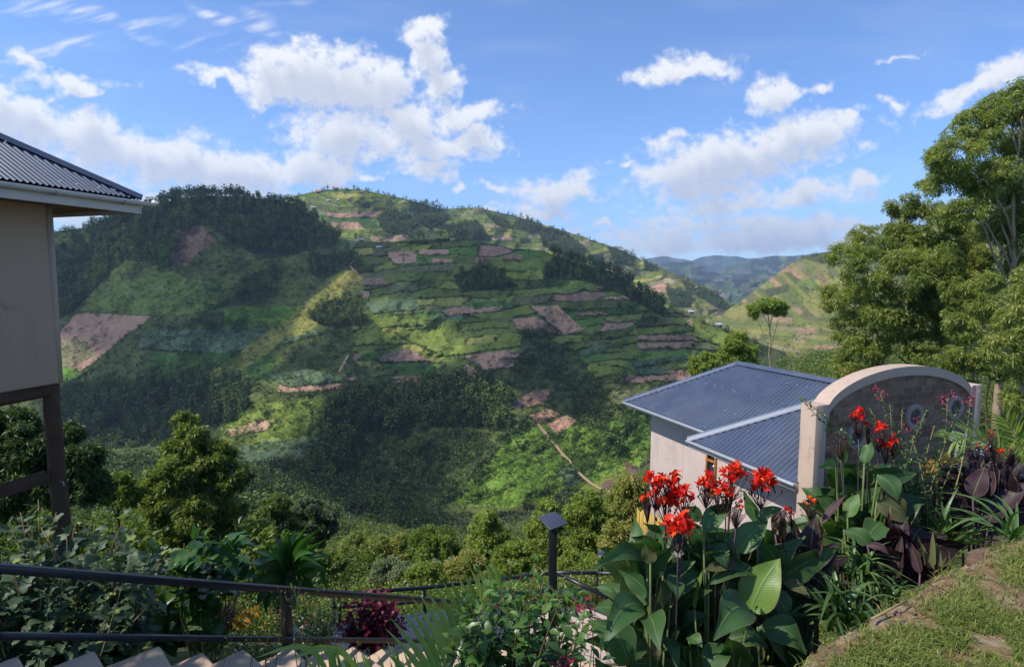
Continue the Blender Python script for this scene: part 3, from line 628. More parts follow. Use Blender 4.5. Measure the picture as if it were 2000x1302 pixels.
# ------------------------------------------------------------------ right house
D1 = np.array([-.361, .933, 0.]); N1 = np.array([-.933, -.361, 0.]); Mr = np.stack([-N1, D1, z3], 1)
WC = at(1272, 815, 22.0); o_ = .76; E1 = WC + o_ * (D1 + N1); E1[2] = at(1218, 783, E1[1])[2]; ze = E1[2]; Rp = math.atan(.61)
RH = thing('guest_house', (WC[0] + 3, WC[1] - 4, -10.5), 'cream guest house with blue corrugated hip roof below the garden', 'house', absolute=True)
zf = -12.
def wallbox(mb, a, L, Wd, z0, z1):   # a = left-near corner line start, runs along -D1 by L, into the house by Wd
    c = a - D1 * L / 2 - N1 * Wd / 2; mb.box([c[0], c[1], (z0 + z1) / 2], (Wd, L, z1 - z0), Mr)
mb = MB(); wallbox(mb, WC, 8.9, 4.36, zf, ze - .1); mb.build('wall', 'plaster', RH, bevel=.01)
PC = WC - D1 * 5.5 + N1 * 1.09; mb = MB(); wallbox(mb, PC, 3.38, 5.0, zf, ze - .1); mb.build('wall', 'plaster', RH, bevel=.01)
Wr = 2.94
roof_plane(E1, -D1, -N1, Rp, 9.4, Wr, 1, 0, lam=.15, amp=.026, rows=4).build('roof_sheet', 'roof_steel', RH, smooth=True)
roof_plane(E1, -N1, -D1, Rp, 2 * Wr, Wr, 1, 1, lam=.15, amp=.026, rows=4).build('roof_sheet', 'roof_steel', RH, smooth=True)
roof_plane(E1 - N1 * 2 * Wr, -D1, N1, Rp, 9.4, Wr, 1, 0, lam=.15, amp=.026, rows=4).build('roof_sheet', 'roof_steel', RH, smooth=True)
E2 = E1 - D1 * 5.3 + N1 * 1.09; E2[2] = ze - .02; W2 = 3.7; Lw = 4.05
roof_plane(E2, -D1, -N1, Rp, Lw, W2, 1, 0, lam=.15, amp=.026, rows=4).build('roof_sheet', 'roof_steel', RH, smooth=True)
roof_plane(E2, -N1, -D1, Rp, 2 * W2, W2, 1, 1, lam=.15, amp=.026, rows=4).build('roof_sheet', 'roof_steel', RH, smooth=True)
up_ = lambda w_: np.array([0, 0, w_ * .61])
for a, b in ((E1, E1 + Wr * (-D1 - N1) + up_(Wr)), (E1 + Wr * (-D1 - N1) + up_(Wr), E1 - D1 * 9.4 - N1 * Wr + up_(Wr)), (E1 - N1 * 2 * Wr, E1 + Wr * (-D1 - N1) + up_(Wr))):
    mb = MB(); hipcap(mb, a, b, .07); mb.build('ridge_cap', 'roof_steel', RH, smooth=True)
simple('cap_steel', (.14, .16, .20), .45, .5, .3, var=.1)
mb = MB(); hipcap(mb, E2, E2 + W2 * (-D1 - N1) + up_(W2), .08); mb.build('ridge_cap', 'cap_steel', RH, smooth=True)
mb = MB(); screws(mb, E1, -D1, -N1, Rp, 9.3, Wr, 1, [.12, .9, 1.7, 1.75, 2.5], .42, 5, .03); screws(mb, E2, -D1, -N1, Rp, Lw, W2, 1, [.12, .9, 1.8, 2.7], .4, 6, .028)
tag(mb.build('screws', 'galvanised', RH), kind='stuff')
for a, b, nn in ((E1, E1 - D1 * 9.3, N1), (E1, E1 - N1 * 2 * Wr, D1), (E2, E2 - D1 * Lw, N1), (E2, E2 - N1 * 1.6, D1)):
    mb = MB(); mb.beam(a - z3 * .1 - nn * .03, b - z3 * .1 - nn * .03, .03, .16); mb.build('fascia', 'white_paint', RH)
    if nn is N1:
        mb = MB(); mb.beam(a - z3 * .045 + nn * .05, b - z3 * .045 + nn * .05, .11, .07); mb.build('gutter', 'galvanised', RH, bevel=.015)
mb = MB(); c = E1 - D1 * 4.7 - N1 * Wr - z3 * .17; mb.box(c, (2 * Wr - .1, 9.2, .02), Mr); mb.build('soffit', 'white_paint', RH)
mb = MB(); c = E2 - D1 * (Lw / 2) - N1 * 1.4 - z3 * .2; mb.box(c, (2.8, Lw - .06, .02), Mr); mb.build('soffit', 'white_paint', RH)
def onwall(s, z, out=.0): p = WC - D1 * s + N1 * out; return np.array([p[0], p[1], z])
m, t, o = mat('glass_dark'); pbr(t, o, (.012, .012, .014), .08, .6)
win = MB(); zt_, zb_ = -5.55, -7.35
for s0, s1, a, b in ((3.28, 3.34, zb_, zt_), (3.70, 3.76, zb_, zt_), (3.34, 3.70, zt_ - .07, zt_), (3.34, 3.70, zb_, zb_ + .07), (3.34, 3.70, -6.2, -6.1)):
    win.box(onwall((s0 + s1) / 2, (a + b) / 2, .03), (.08, s1 - s0, b - a), Mr)
wo = win.build('window', 'window_wood', RH)
for a, b in ((-6.1, zt_ - .07), (zb_ + .07, -6.2)):
    mb = MB(); mb.box(onwall(3.52, (a + b) / 2, .012), (.02, .36, b - a), Mr); mb.build('pane', 'glass_dark', wo)
mb = MB(); q_ = PC - D1 * .08 + N1 * .06; mb.tube([[q_[0], q_[1], ze - .2], [q_[0], q_[1], zf + 1]], .04, 8); mb.build('downpipe', 'plaster_trim', RH, smooth=True)
mb = MB(); mb.beam(onwall(2.0, ze - .15, .004), onwall(2.0, zf, .004), .012, .01, up=tuple(D1)); mb.build('wall_joint', 'plaster_trim', RH)
BF = thing('bamboo_fence', onwall(2, -10, .9), 'yellow bamboo pole fence beneath the cream wall behind red cannas', 'fence', absolute=True)
for k in range(44):
    s = .02 + k * .095; p = onwall(s, 0, .55); h = at(1280, 1000 + 1.0 * k, p[1])[2] + .2 * _h(np.array(k), np.array(1), 3)
    mb = MB(); mb.tube([[p[0], p[1], -11.5], [p[0] + random.uniform(-.02, .02), p[1], h]], .032, 7); mb.build('bamboo_pole', 'bamboo', BF, smooth=True)

# ------------------------------------------------------------------ arched stone wall
EE = -N1; P0 = onz(1582, 950, ze); P0[2] = 0; Mw = np.stack([EE, D1, z3], 1)
m, t, o = mat('stone_blocks'); tc = t.node('ShaderNodeTexCoord')
vm = t.node('ShaderNodeAttribute', {'attribute_name': 'luv'})
wn = t.node('ShaderNodeTexNoise', Vector=vm.outputs['Vector'], Scale=3., Detail=3.)
vv_ = t.node('ShaderNodeVectorMath', {'operation': 'ADD'}, i0=vm.outputs['Vector'], i1=t.node('ShaderNodeVectorMath', {'operation': 'SCALE'}, i0=wn.outputs[1], Scale=.05))
bk = t.node('ShaderNodeTexBrick', {'offset': .5}, Vector=vv_, Color1=(.135, .080, .056), Color2=(.25, .165, .115), Mortar=(.20, .15, .115), Scale=1.0)
bk.inputs['Brick Width'].default_value = .34; bk.inputs['Row Height'].default_value = .17; bk.inputs['Mortar Size'].default_value = .012; bk.inputs['Bias'].default_value = -.1
n = t.noise(vm.outputs['Vector'], 6., 6, .65)
f = t.m('MULTIPLY_ADD', n, 1.2, .4); c = t.mix(1.0, bk.outputs[0], t.node('ShaderNodeCombineXYZ', i0=f, i1=f, i2=f), 'MULTIPLY')
pbr(t, o, c, .9, .15, bump=t.m('SUBTRACT', n, t.m('MULTIPLY', bk.outputs[1], 1.5)), bs=.7, bd=.02)
AW = thing('arched_wall', (P0[0] + 3, P0[1] + 1.1, -7), 'arched stone block wall with plaster coping and round windows', 'wall', absolute=True)
TL = 6.05
def topz(s):
    s = np.asarray(s, float); r = np.where((s > .42) & (s < 5.62), -3.0 + .80 * np.sqrt(np.clip(1 - ((s - 3.02) / 2.62) ** 2, 0, 1)) ** 1.25, -2.95 + 0 * s)
    return np.where(s >= 5.62, -2.86, r)
S = np.concatenate([[0, .2, .41], np.linspace(.43, 5.61, 60), [5.63, 5.85, TL]]); T0 = topz(S)
def wp_(s, z, dep): return P0 + EE * s + D1 * dep + z3 * z      # dep > 0 goes into the wall, away from us
band = .23; inner = np.where((S > .42) & (S < 5.62), T0 - band, T0 - .33)
mb = MB()
for dep, fl in ((-.06, 0), (.36, 1)):
    Gd = np.array([[wp_(s, a, dep) for s, a in zip(S, inner)], [wp_(s, b, dep) for s, b in zip(S, T0)]]); mb.grid(Gd[::-1] if fl else Gd)
Gd = np.array([[wp_(s, b, -.06) for s, b in zip(S, T0)], [wp_(s, b, .36) for s, b in zip(S, T0)]]); mb.grid(Gd)
Gd = np.array([[wp_(s, b, .0) for s, b in zip(S, inner)], [wp_(s, b, -.06) for s, b in zip(S, inner)]]); mb.grid(Gd)
mb.build('coping', 'plaster_trim', AW)
for s0, s1 in ((0., .36), (TL - .26, TL)):
    mb = MB(); zz0, zz1 = -9., float(topz((s0 + s1) / 2)) + .004
    mb.box(wp_((s0 + s1) / 2, (zz0 + zz1) / 2, .15), (s1 - s0, .43, zz1 - zz0), Mw); mb.build('pilaster', 'plaster_trim', AW, bevel=.012)
S2 = np.linspace(.3, TL - .2, 90); Zt = np.interp(S2, S, inner) + .02; kk = np.linspace(0, 1, 30)[:, None]
Z2 = -9. * (1 - kk) + Zt * kk; Gd = P0 + EE * S2[None, :, None] + D1 * (.0 + .006 * (fbm(S2[None] * 5 + 0 * Z2, Z2 * 5, 3) - .5))[..., None] + z3 * Z2[..., None]
mb = MB(); uv = np.stack([np.broadcast_to(S2, Z2.shape), Z2, 0 * Z2], -1); mb.grid(Gd, U=uv); mb.grid(Gd[:, ::-1] + D1 * .3, U=uv[:, ::-1]); mb.build('stone_panel', 'stone_blocks', AW)
simple('ring_plaster', (.30, .23, .19), .9, .1, var=.25, scale=5, bs=.3)  # trim plaster made darker, the wall's shade put into its colour
simple('louvre', (.16, .14, .13), .6, .3, var=.2)
for s, z in ((1.42, -3.83), (3.45, -3.52), (5.02, -3.42)):
    th = np.linspace(0, 2 * math.pi, 33); ring = MB(); pr = [(.20, -.0), (.20, -.07), (.31, -.07), (.33, -.05), (.33, .01)]
    Gd = np.array([[wp_(s + r * math.cos(a), z + r * math.sin(a), d) for a in th] for r, d in pr]); ring.grid(Gd); ro = ring.build('round_window', 'ring_plaster', AW, smooth=False)
    lv = MB()
    for k in range(-3, 4):
        hw = math.sqrt(max(.205 ** 2 - (k * .055) ** 2, .001)); lv.beam(wp_(s - hw, z + k * .055, -.03), wp_(s + hw, z + k * .055, -.03), .03, .022)
    lv.build('louvre', 'louvre', ro)
    dk = MB(); dk.grid(np.array([[wp_(s + r * math.cos(a), z + r * math.sin(a), -.012) for a in th] for r in (.001, .205)])); dk.build('pane', 'glass_dark', ro)

# ------------------------------------------------------------------ stairs, landing, railings, lamps
RP = [at(0, 1100, 3.3), at(560, 1144, 4.68), at(830, 1166, 5.93)]
dr = RP[2] - RP[0]; hl = math.hypot(dr[0], dr[1]); dh = np.array([dr[0], dr[1], 0]) / hl; sl_ = dr[2] / hl; sd = np.array([dh[1], -dh[0], 0])
def rp(s, z=0., out=0.): return RP[0] + dh * s + z3 * (sl_ * s + z) + sd * out
NR = thing('stair_railing', rp(1.9, -.8), 'near black steel handrail sloping down beside the stone steps', 'railing', absolute=True)
mb = MB(); mb.beam(rp(-2.6, -.03), rp(5.0, -.03), .055, .055); mb.build('top_rail', 'dark_steel', NR, bevel=.008)
b0 = at(-300, 1226, 2.72); b1 = at(0, 1241, 3.3); b2 = at(780, 1250, 5.5); mb = MB(); mb.beam(b0, b1, .04, .04); mb.beam(b1, b2, .04, .04); b3 = b2 + (b2 - b1) * .25; mb.beam(b2, b3, .04, .04); mb.build('middle_rail', 'dark_steel', NR, bevel=.006)
s56 = float(np.dot(RP[1] - RP[0], dh))
for s in (-1.2, s56, s56 + 2.6):
    mb = MB(); a = rp(s, -.05); mb.beam(a, a - z3 * (.85 if s != s56 else .75), .07, .07, up=tuple(dh)); mb.build('post', 'dark_steel', NR, bevel=.006)
ST = thing('stone_stairs', rp(2, -1.0, .8), 'flight of pale stone steps going down beside the near handrail', 'stairs', absolute=True)
simple('step_stone', (.48, .34, .23), .9, .15, var=.25, scale=2.5, bs=.5, bd=.01)
for k in range(-5, 17):
    s = k * .34; top = -.655 + .02 * math.sin(k * 2.3); c = rp(s, 0, 0); z = RP[0][2] + sl_ * (s + .17) + top
    yaw = .05 * math.sin(k * 1.7) + .05; e1 = dh * math.cos(yaw) + sd * math.sin(yaw); e2 = -dh * math.sin(yaw) + sd * math.cos(yaw)
    M_ = np.stack([e1, e2, z3], 1); mb = MB(); p = c + dh * .17 + sd * .86; mb.box([p[0], p[1], z - .15], (.42, 1.62, .3), M_); mb.build('step', 'step_stone', ST, bevel=.025)
zl = at(1165, 1187, 10.3)[2]
m, t, o = mat('crazy_paving'); geo = t.node('ShaderNodeNewGeometry'); vo = t.node('ShaderNodeTexVoronoi', {'feature': 'DISTANCE_TO_EDGE'}, Vector=geo.outputs['Position'], Scale=2.6)
v2 = t.node('ShaderNodeTexVoronoi', Vector=geo.outputs['Position'], Scale=2.6); n = t.noise(geo.outputs['Position'], 5., 5, .6)
c = t.mix(t.node('ShaderNodeSeparateXYZ', i0=v2.outputs['Color']).outputs[0], (.36, .275, .21), (.46, .36, .285)); c = t.mix(t.sm(vo.outputs[0], .05, .02), c, (.22, .18, .15)); c = t.mix(t.m('MULTIPLY', t.sm(n, .5, .7), .4), c, (.26, .21, .17))
pbr(t, o, c, .9, .15, bump=t.m('ADD', t.sm(vo.outputs[0], .01, .06), n), bs=.5, bd=.02)
def slab(name, pts, z, th_, m_, label, kind='structure'):
    P = [onz(x, y, z) for x, y in pts]; n_ = len(P); V = [list(p) for p in P] + [[p[0], p[1], z - th_] for p in P]
    me = bpy.data.meshes.new(name); me.from_pydata(V, [], [list(range(n_)), list(range(2 * n_ - 1, n_ - 1, -1))] + [[i, i + n_, (i + 1) % n_ + n_, (i + 1) % n_] for i in range(n_)])
    me.materials.append(MAT[m_]); o_ = bpy.data.objects.new(name, me); COL.objects.link(o_); return tag(o_, label, kind=kind)
slab('path', [(560, 1225), (640, 1216), (850, 1192), (1010, 1190), (1230, 1187), (1330, 1200), (1330, 1330), (1100, 1390), (880, 1360), (700, 1275)][::-1], zl, .5, 'crazy_paving', 'stone paved landing at the foot of the steps')
for k in range(7):
    z = zl + .14 * (k + 1); y0 = 1255 + k * 17; pts = [(720 - k * 25, y0 + 8), (960, y0), (1230, y0 - 6), (1300, y0 + 200), (600, y0 + 200)]
    slab('step', pts[::-1], z, .16, 'crazy_paving', 'wide stone step above the landing', kind='structure')
FR = thing('landing_railing', onz(830, 1207, zl), 'far black steel railing round the paved landing', 'railing', absolute=True)
corner = [(653, 1218, 1160), (830, 1207, 1147), (1085, 1196, 1117), (1165, 1189, 1118), (1262, 1190, 1122)]
pos_ = []
for x, y, yt in corner:
    b = onz(x, y, zl); tp = at(x, yt, b[1]); tp[0] = b[0]; pos_.append((b, tp))
C0 = pos_[2]; d_ = onz(1188, 1232, zl); tpd = d_ + z3 * .62
for b, tp in pos_[:4] + [(d_, tpd)]:
    mb = MB(); mb.beam(b - z3 * .05, tp, .05, .05, up=(0, 1, 0)); mb.build('post', 'dark_steel', FR)
b, tp = pos_[0]; mb = MB(); mb.beam(b - z3 * .05 + np.array([.12, -.05, 0]), tp + np.array([.12, -.05, 0]), .05, .05, up=(0, 1, 0)); mb.build('post', 'dark_steel', FR)
def rail(a, b, nm='top_rail', w_=.055):
    mb = MB(); mb.beam(a, b, w_, w_ * .9); mb.build(nm, 'dark_steel', FR)
for i in range(4):
    rail(pos_[i][1], pos_[i + 1][1]); rail(pos_[i][0] * .45 + pos_[i][1] * .55, pos_[i + 1][0] * .45 + pos_[i + 1][1] * .55, 'middle_rail', .035)
rail(C0[1], tpd); rail(C0[0] * .45 + C0[1] * .55, d_ * .45 + tpd * .55, 'middle_rail', .035); rail(pos_[3][0] + z3 * .03, pos_[4][0] + z3 * .03, 'bottom_rail', .04)
# the rail running back from the landing towards the stairs
def lamp(px, pyt, pyb, Y, cap, w_, label, zbase=None):
    tp = at(px, pyt, Y); zb_ = zbase if zbase is not None else at(px, pyb, Y)[2]
    L = thing('garden_lamp', (tp[0], tp[1], zb_), label, 'garden lamp', 'solar garden lamps by the path', absolute=True)
    mb = MB(); mb.beam([tp[0], tp[1], zb_], [tp[0], tp[1], tp[2] - cap * .12], w_, w_, up=(0, 1, 0)); mb.build('post', 'dark_steel', L, bevel=w_ * .08)
    M_ = Matrix.Rotation(R(13), 3, 'X') @ Matrix.Rotation(R(6), 3, 'Y') @ Matrix.Rotation(R(33), 3, 'Z')
    mb = MB(); mb.box(tp + z3 * cap * .02, (cap, cap, cap * .07), np.array(M_)); mb.build('solar_cap', 'lamp_cap', L, bevel=cap * .015)
    mb = MB(); mb.box(tp - z3 * cap * .1, (w_ * 1.3, w_ * 1.3, cap * .12), np.array(M_)); mb.build('collar', 'dark_steel', L)
simple('lamp_cap', (.045, .05, .075), .4, .5, var=.2)
lamp(1080, 1017, 0, 4.1, .165, .058, 'black post lamp with square slate cap rising behind the green bush', -3.6)
lamp(1176, 1081, 1187, 11.5, .15, .05, 'tiny distant post lamp with pale cap beyond the landing railing', zl)

# ------------------------------------------------------------------ grass terrace at the right with its stone edge
zg = -1.6
EP = [(1480,1345),(1530,1305),(1575,1271),(1610,1240),(1656,1216),(1703,1201),(1737,1170),(1779,1153),(1821,1123),(1868,1098),(1910,1064),(1974,1052),(2060,1030),(2200,1010),(2500,985)]
Ew = np.array([onz(x, y, zg) for x, y in EP]); kk = np.linspace(0, len(Ew) - 1, 260); Ew = np.stack([np.interp(kk, range(len(Ew)), Ew[:, i]) for i in range(3)], 1)
out = np.array([.62, -.78, 0.])          # from the edge onto the lawn
Ew[:, :2] += (.03 * (fbm(kk * 2.3, kk * 0, 5)[:, None] - .5)) * out[:2]
vv = np.concatenate([np.linspace(0, 1.5, 130), np.linspace(1.53, 6, 40)])
Gd = Ew[None] + vv[:, None, None] * out
hgt = .05 * (fbm(Gd[..., 0] * 1.5, Gd[..., 1] * 1.5, 11) - .5) + .035 * (fbm(Gd[..., 0] * 9, Gd[..., 1] * 9, 12) - .5) + .012 * (fbm(Gd[..., 0] * 40, Gd[..., 1] * 40, 13) - .5)
Gd[..., 2] += hgt - .05 * sstep(.1, 0, vv)[:, None]
SPOTS = [(*onz(x_, y_, zg)[:2], r_) for x_, y_, r_ in ((1985, 1165, .17), (1870, 1290, .09), (1622, 1262, .07))]
def bare(x, y, v):
    b = sstep(.20, .06, v) * .85; f = sstep(.53, .62, fbm(x * 1.3, y * 1.3, 19, 3)) * sstep(.3, .9, v); 
    for sx_, sy_, sr_ in SPOTS: f = np.maximum(f, sstep(1.25, .6, np.hypot(x - sx_, (y - sy_)) / sr_ + .5 * (fbm(x * 6, y * 6, 29, 3) - .5)))
    return np.maximum(b, f * .9)
bb = bare(Gd[..., 0], Gd[..., 1], np.broadcast_to(vv[:, None], Gd.shape[:2]))
st = sstep(.5, .62, fbm(Gd[..., 0] * 14, Gd[..., 1] * 14, 23, 3))[..., None]
soil = np.array((.20, .12, .075)) * (1 - st) + np.array((.30, .22, .15)) * st; grs = np.array((.15, .14, .05))
gp_ = sstep(.40, .34, fbm(Gd[..., 0] * 5, Gd[..., 1] * 5, 31, 3)) * .8; bb2 = np.maximum(bb, gp_); col = soil * bb2[..., None] + grs * (1 - bb2[..., None])
m, t, o = mat('lawn_soil'); cvn = t.node('ShaderNodeAttribute', {'attribute_name': 'cover'}); geo = t.node('ShaderNodeNewGeometry')
n = t.noise(geo.outputs['Position'], 30., 6, .7); f = t.m('MULTIPLY_ADD', n, 1.3, .35); pbr(t, o, t.mix(1.0, cvn.outputs['Color'], t.node('ShaderNodeCombineXYZ', i0=f, i1=f, i2=f), 'MULTIPLY'), .95, .1, bump=n, bs=.9, bd=.015)
mb = MB(); mb.grid(Gd); tag(mb.build('terrace_ground', 'lawn_soil', smooth=True, color=col), 'sunlit terrace of thin grass and bare earth', kind='structure')
TG, TV = Gd, vv
# stones of the terrace edge: a dry-stone retaining wall
m, t, o = mat('edge_stone'); a_ = t.node('ShaderNodeAttribute', {'attribute_name': 't'}); geo = t.node('ShaderNodeNewGeometry'); n = t.noise(geo.outputs['Position'], 18., 6, .65)
c = t.ramp(a_.outputs['Fac'], [(0, (.11, .065, .045)), (.5, (.16, .105, .075)), (1, (.22, .16, .12))]); f = t.m('MULTIPLY_ADD', n, 1.2, .4)
pbr(t, o, t.mix(1.0, c, t.node('ShaderNodeCombineXYZ', i0=f, i1=f, i2=f), 'MULTIPLY'), .92, .1, bump=n, bs=.8, bd=.015)
def rock(mb, c, size, seed, t_=.5, rot=0.):
    r_ = np.random.default_rng(seed); th = np.linspace(0, 2 * np.pi, 11)[:-1]; P = []
    prof = [(-.5, .82), (-.2, 1.), (.25, .98), (.42, .86), (.5, .55)]
    base = 1 + .16 * r_.standard_normal(10)
    for z, r0 in prof: P.append([(math.copysign(abs(math.cos(a)) ** .6, math.cos(a)) * r0 * base[i] * (1 + .05 * r_.standard_normal()), math.copysign(abs(math.sin(a)) ** .6, math.sin(a)) * r0 * base[i], z + .05 * r_.standard_normal()) for i, a in enumerate(th)])
    P = np.array(P); P = np.concatenate([P, P[:, :1]], 1); ca, sa = math.cos(rot), math.sin(rot)
    X = P[..., 0] * size[0] / 2; Y = P[..., 1] * size[1] / 2; Q_ = np.stack([X * ca - Y * sa, X * sa + Y * ca, P[..., 2] * size[2]], -1) + np.array(c)
    mb.grid(Q_, t=t_); top = Q_[-1].mean(0); n_ = mb.n; mb.add(np.concatenate([Q_[-1], top[None]]), None, [(i, i + 1, 11) for i in range(10)], t=t_)
RW = thing('retaining_wall', Ew[100] - z3 * .9, 'low wall of reddish stones edging the grass terrace above the flower bed', 'retaining wall', absolute=True)
sL = np.concatenate([[0], np.cumsum(np.linalg.norm(np.diff(Ew, axis=0), axis=1))]); mb = MB(); sid = 0
for row in range(7):
    s = random.uniform(0, .1)
    while s < sL[-1]:
        L_ = random.uniform(.08, .24); p = np.array([np.interp(s + L_ / 2, sL, Ew[:, i]) for i in range(3)]); q_ = np.array([np.interp(s + L_ / 2 + .05, sL, Ew[:, i]) for i in range(3)]) - p
        h_ = random.uniform(.05, .10); c = p - out * (-.08 + .02 * row - random.uniform(0, .09)) - z3 * (.052 + row * .1 - random.uniform(-.02, .012)); sid += 1
        c = c - out * (.02 if row == 0 else 0)
        rock(mb, c, (L_ * .98, random.uniform(.12, .2), h_ * random.uniform(.8, 1.)), sid, random.random(), math.atan2(q_[1], q_[0])); s += L_
mb.build('stonework', 'edge_stone', RW, smooth=False)
mb = MB()
for k in range(420):
    i, j = rng.integers(0, 259), int(rng.integers(0, 110)); p = TG[j, i]
    if bare(p[0], p[1], TV[j]) < .35: continue
    s_ = rng.uniform(.008, .03); rock(mb, p + z3 * s_ * .2, (s_ * 1.5, s_, s_ * .7), 900 + k, rng.random(), rng.uniform(0, 3))
tag(mb.build('pebbles', 'edge_stone'), 'small stones scattered over the bare earth', kind='stuff')
gs = leafmat('grass_blades', [(0, (.11, .15, .028)), (.4, (.20, .24, .045)), (.7, (.28, .26, .07)), (1, (.42, .32, .16))], .35, .5, .3)
def blades(P, h, w_, lean, seed):
    r_ = np.random.default_rng(seed); n_ = len(P); az = r_.uniform(0, 2 * np.pi, n_); d = np.stack([np.cos(az), np.sin(az), 0 * az], 1); s_ = np.stack([-d[:, 1], d[:, 0], 0 * az], 1)
    h = h * r_.uniform(.5, 1.3, n_)[:, None]; ln = lean * r_.uniform(.2, 1.6, n_)[:, None]
    m1 = P + z3 * h * .6 + d * h * ln * .35; tp = P + z3 * h * (1 - .3 * np.minimum(ln, 1.5)) + d * h * ln
    V = np.stack([P - s_ * w_ / 2, P + s_ * w_ / 2, m1 - s_ * w_ * .4, m1 + s_ * w_ * .4, tp], 1); b = np.arange(n_)[:, None] * 5
    Q = np.concatenate([b + [0, 1, 3, 2]]); T = np.concatenate([b + [2, 3, 4]]); return V.reshape(-1, 3), Q, T
n_ = 95000; ii = rng.uniform(0, 258.9, n_); jj = (rng.random(n_) ** .8) * 165
P = TG[jj.astype(int), ii.astype(int)] + rng.normal(0, .015, (n_, 3)) * [1, 1, 0]; vq = TV[jj.astype(int)]
keep = (rng.random(n_) > bare(P[:, 0], P[:, 1], vq) * .93) & (fbm(P[:, 0] * 5, P[:, 1] * 5, 31, 3) > .36); P = P[keep]; tv = np.clip(.35 + .9 * (fbm(P[:, 0] * 2, P[:, 1] * 2, 33) - .5) + .25 * rng.standard_normal(len(P)), 0, 1)
V, Q, T = blades(P, .040, .0048, 1.5, 5); mb = MB(); mb.add(V, Q, T, t=tv, tt=tv); tag(mb.build('grass', 'grass_blades'), 'short thin grass on the terrace', kind='stuff')
# ------------------------------------------------------------------ foliage helpers
def bark_ramp(stops): return stops
leafmat('far_leaves', [(0, (.026, .042, .013)), (.25, (.052, .078, .022)), (.6, (.098, .135, .031)), (.9, (.18, .22, .05)), (.97, (.17, .21, .05)), (1, (.26, .20, .15))], .18, .7, .15)
leafmat('gum_leaves', [(0, (.04, .07, .016)), (.35, (.155, .19, .032)), (.7, (.27, .30, .058)), (.92, (.34, .36, .10)), (1, (.42, .28, .10))], .42, .42, .5)
leafmat('grey_leaves', [(0, (.05, .075, .04)), (.5, (.14, .18, .085)), (1, (.25, .28, .15))], .30, .5, .35)
leafmat('lime_leaves', [(0, (.08, .12, .018)), (.5, (.20, .26, .035)), (1, (.32, .36, .08))], .38, .5, .35)
leafmat('dark_leaves', [(0, (.016, .032, .010)), (.5, (.040, .070, .018)), (1, (.085, .125, .03))], .25, .5, .35)
def nrm(a): return a / (np.linalg.norm(a, axis=-1, keepdims=True) + 1e-9)
def cards(mb, P, D, L, Wd, t, rg, bend=.25):
    """leaves as folded diamonds: base, two sides, tip"""
    n = len(P); D = nrm(D); r = nrm(rg.standard_normal((n, 3))); S = nrm(np.cross(D, r)); Nn = np.cross(S, D)
    L = np.broadcast_to(L, (n,))[:, None]; Wd = np.broadcast_to(Wd, (n,))[:, None]
    V = np.stack([P, P + D * L * .45 + S * Wd / 2 + Nn * L * bend * .3, P + D * L - z3 * L * bend * .3, P + D * L * .45 - S * Wd / 2 + Nn * L * bend * .3], 1).reshape(-1, 3)
    mb.add(V, np.arange(n)[:, None] * 4 + [0, 1, 2, 3], t=t)
def blob_leaves(mb, blobs, n, L, Wd, droop, rg, out=.6, tb=.5, tv=.22, shell=.35, sprig=1, tuft=0):
    """leaves (in sprigs) through the volume of a crown made of lumps (x, y, z, rx, ry, rz)"""
    B = np.asarray(blobs, float); vol = B[:, 3] * B[:, 4] * B[:, 5]; pr = vol ** .75; pr /= pr.sum()
    m_ = max(1, n // sprig); i = rg.choice(len(B), m_, p=pr); u = nrm(rg.standard_normal((m_, 3))); r = rg.random(m_) ** shell
    C = B[i, :3] + u * r[:, None] * B[i, 3:6]
    tt = tb + (rg.random(len(B))[i] - .5) * .36 + rg.normal(0, tv * .5, m_) + (u[:, 2] * .12)  # upper leaves of each lump lighter: top light put into the tone
    if tuft:
        cen = C + 0; k_ = tuft; C = np.repeat(C, k_, 0); u = np.repeat(u, k_, 0); tt = np.repeat(tt, k_); m_ = len(C)
        ax = nrm(u * .6 + z3 * .25 + np.repeat(rg.standard_normal((len(cen), 3)) * .35, k_, 0)); rd = rg.standard_normal((m_, 3)); D = nrm(rd - ax * (rd * ax).sum(1, keepdims=True)) * .75 + ax * .45 - z3 * droop * .75
        C = C + rg.normal(0, 1, C.shape) * L * .18
        cards(mb, C, D, L * rg.uniform(.6, 1.25, m_), Wd * rg.uniform(.7, 1.3, m_), np.clip(tt + rg.normal(0, tv * .5, m_), 0, .97), rg, .5); return
    if sprig > 1:
        C = np.repeat(C, sprig, 0); u = np.repeat(u, sprig, 0); tt = np.repeat(tt, sprig); C = C + rg.normal(0, 1, C.shape) * L * .9; m_ = len(C)
    D = u * out + rg.standard_normal((m_, 3)) * .55 - z3 * droop
    cards(mb, C, D, L * rg.uniform(.6, 1.3, m_), Wd * rg.uniform(.7, 1.3, m_), np.clip(tt + rg.normal(0, tv, m_), 0, .96), rg)
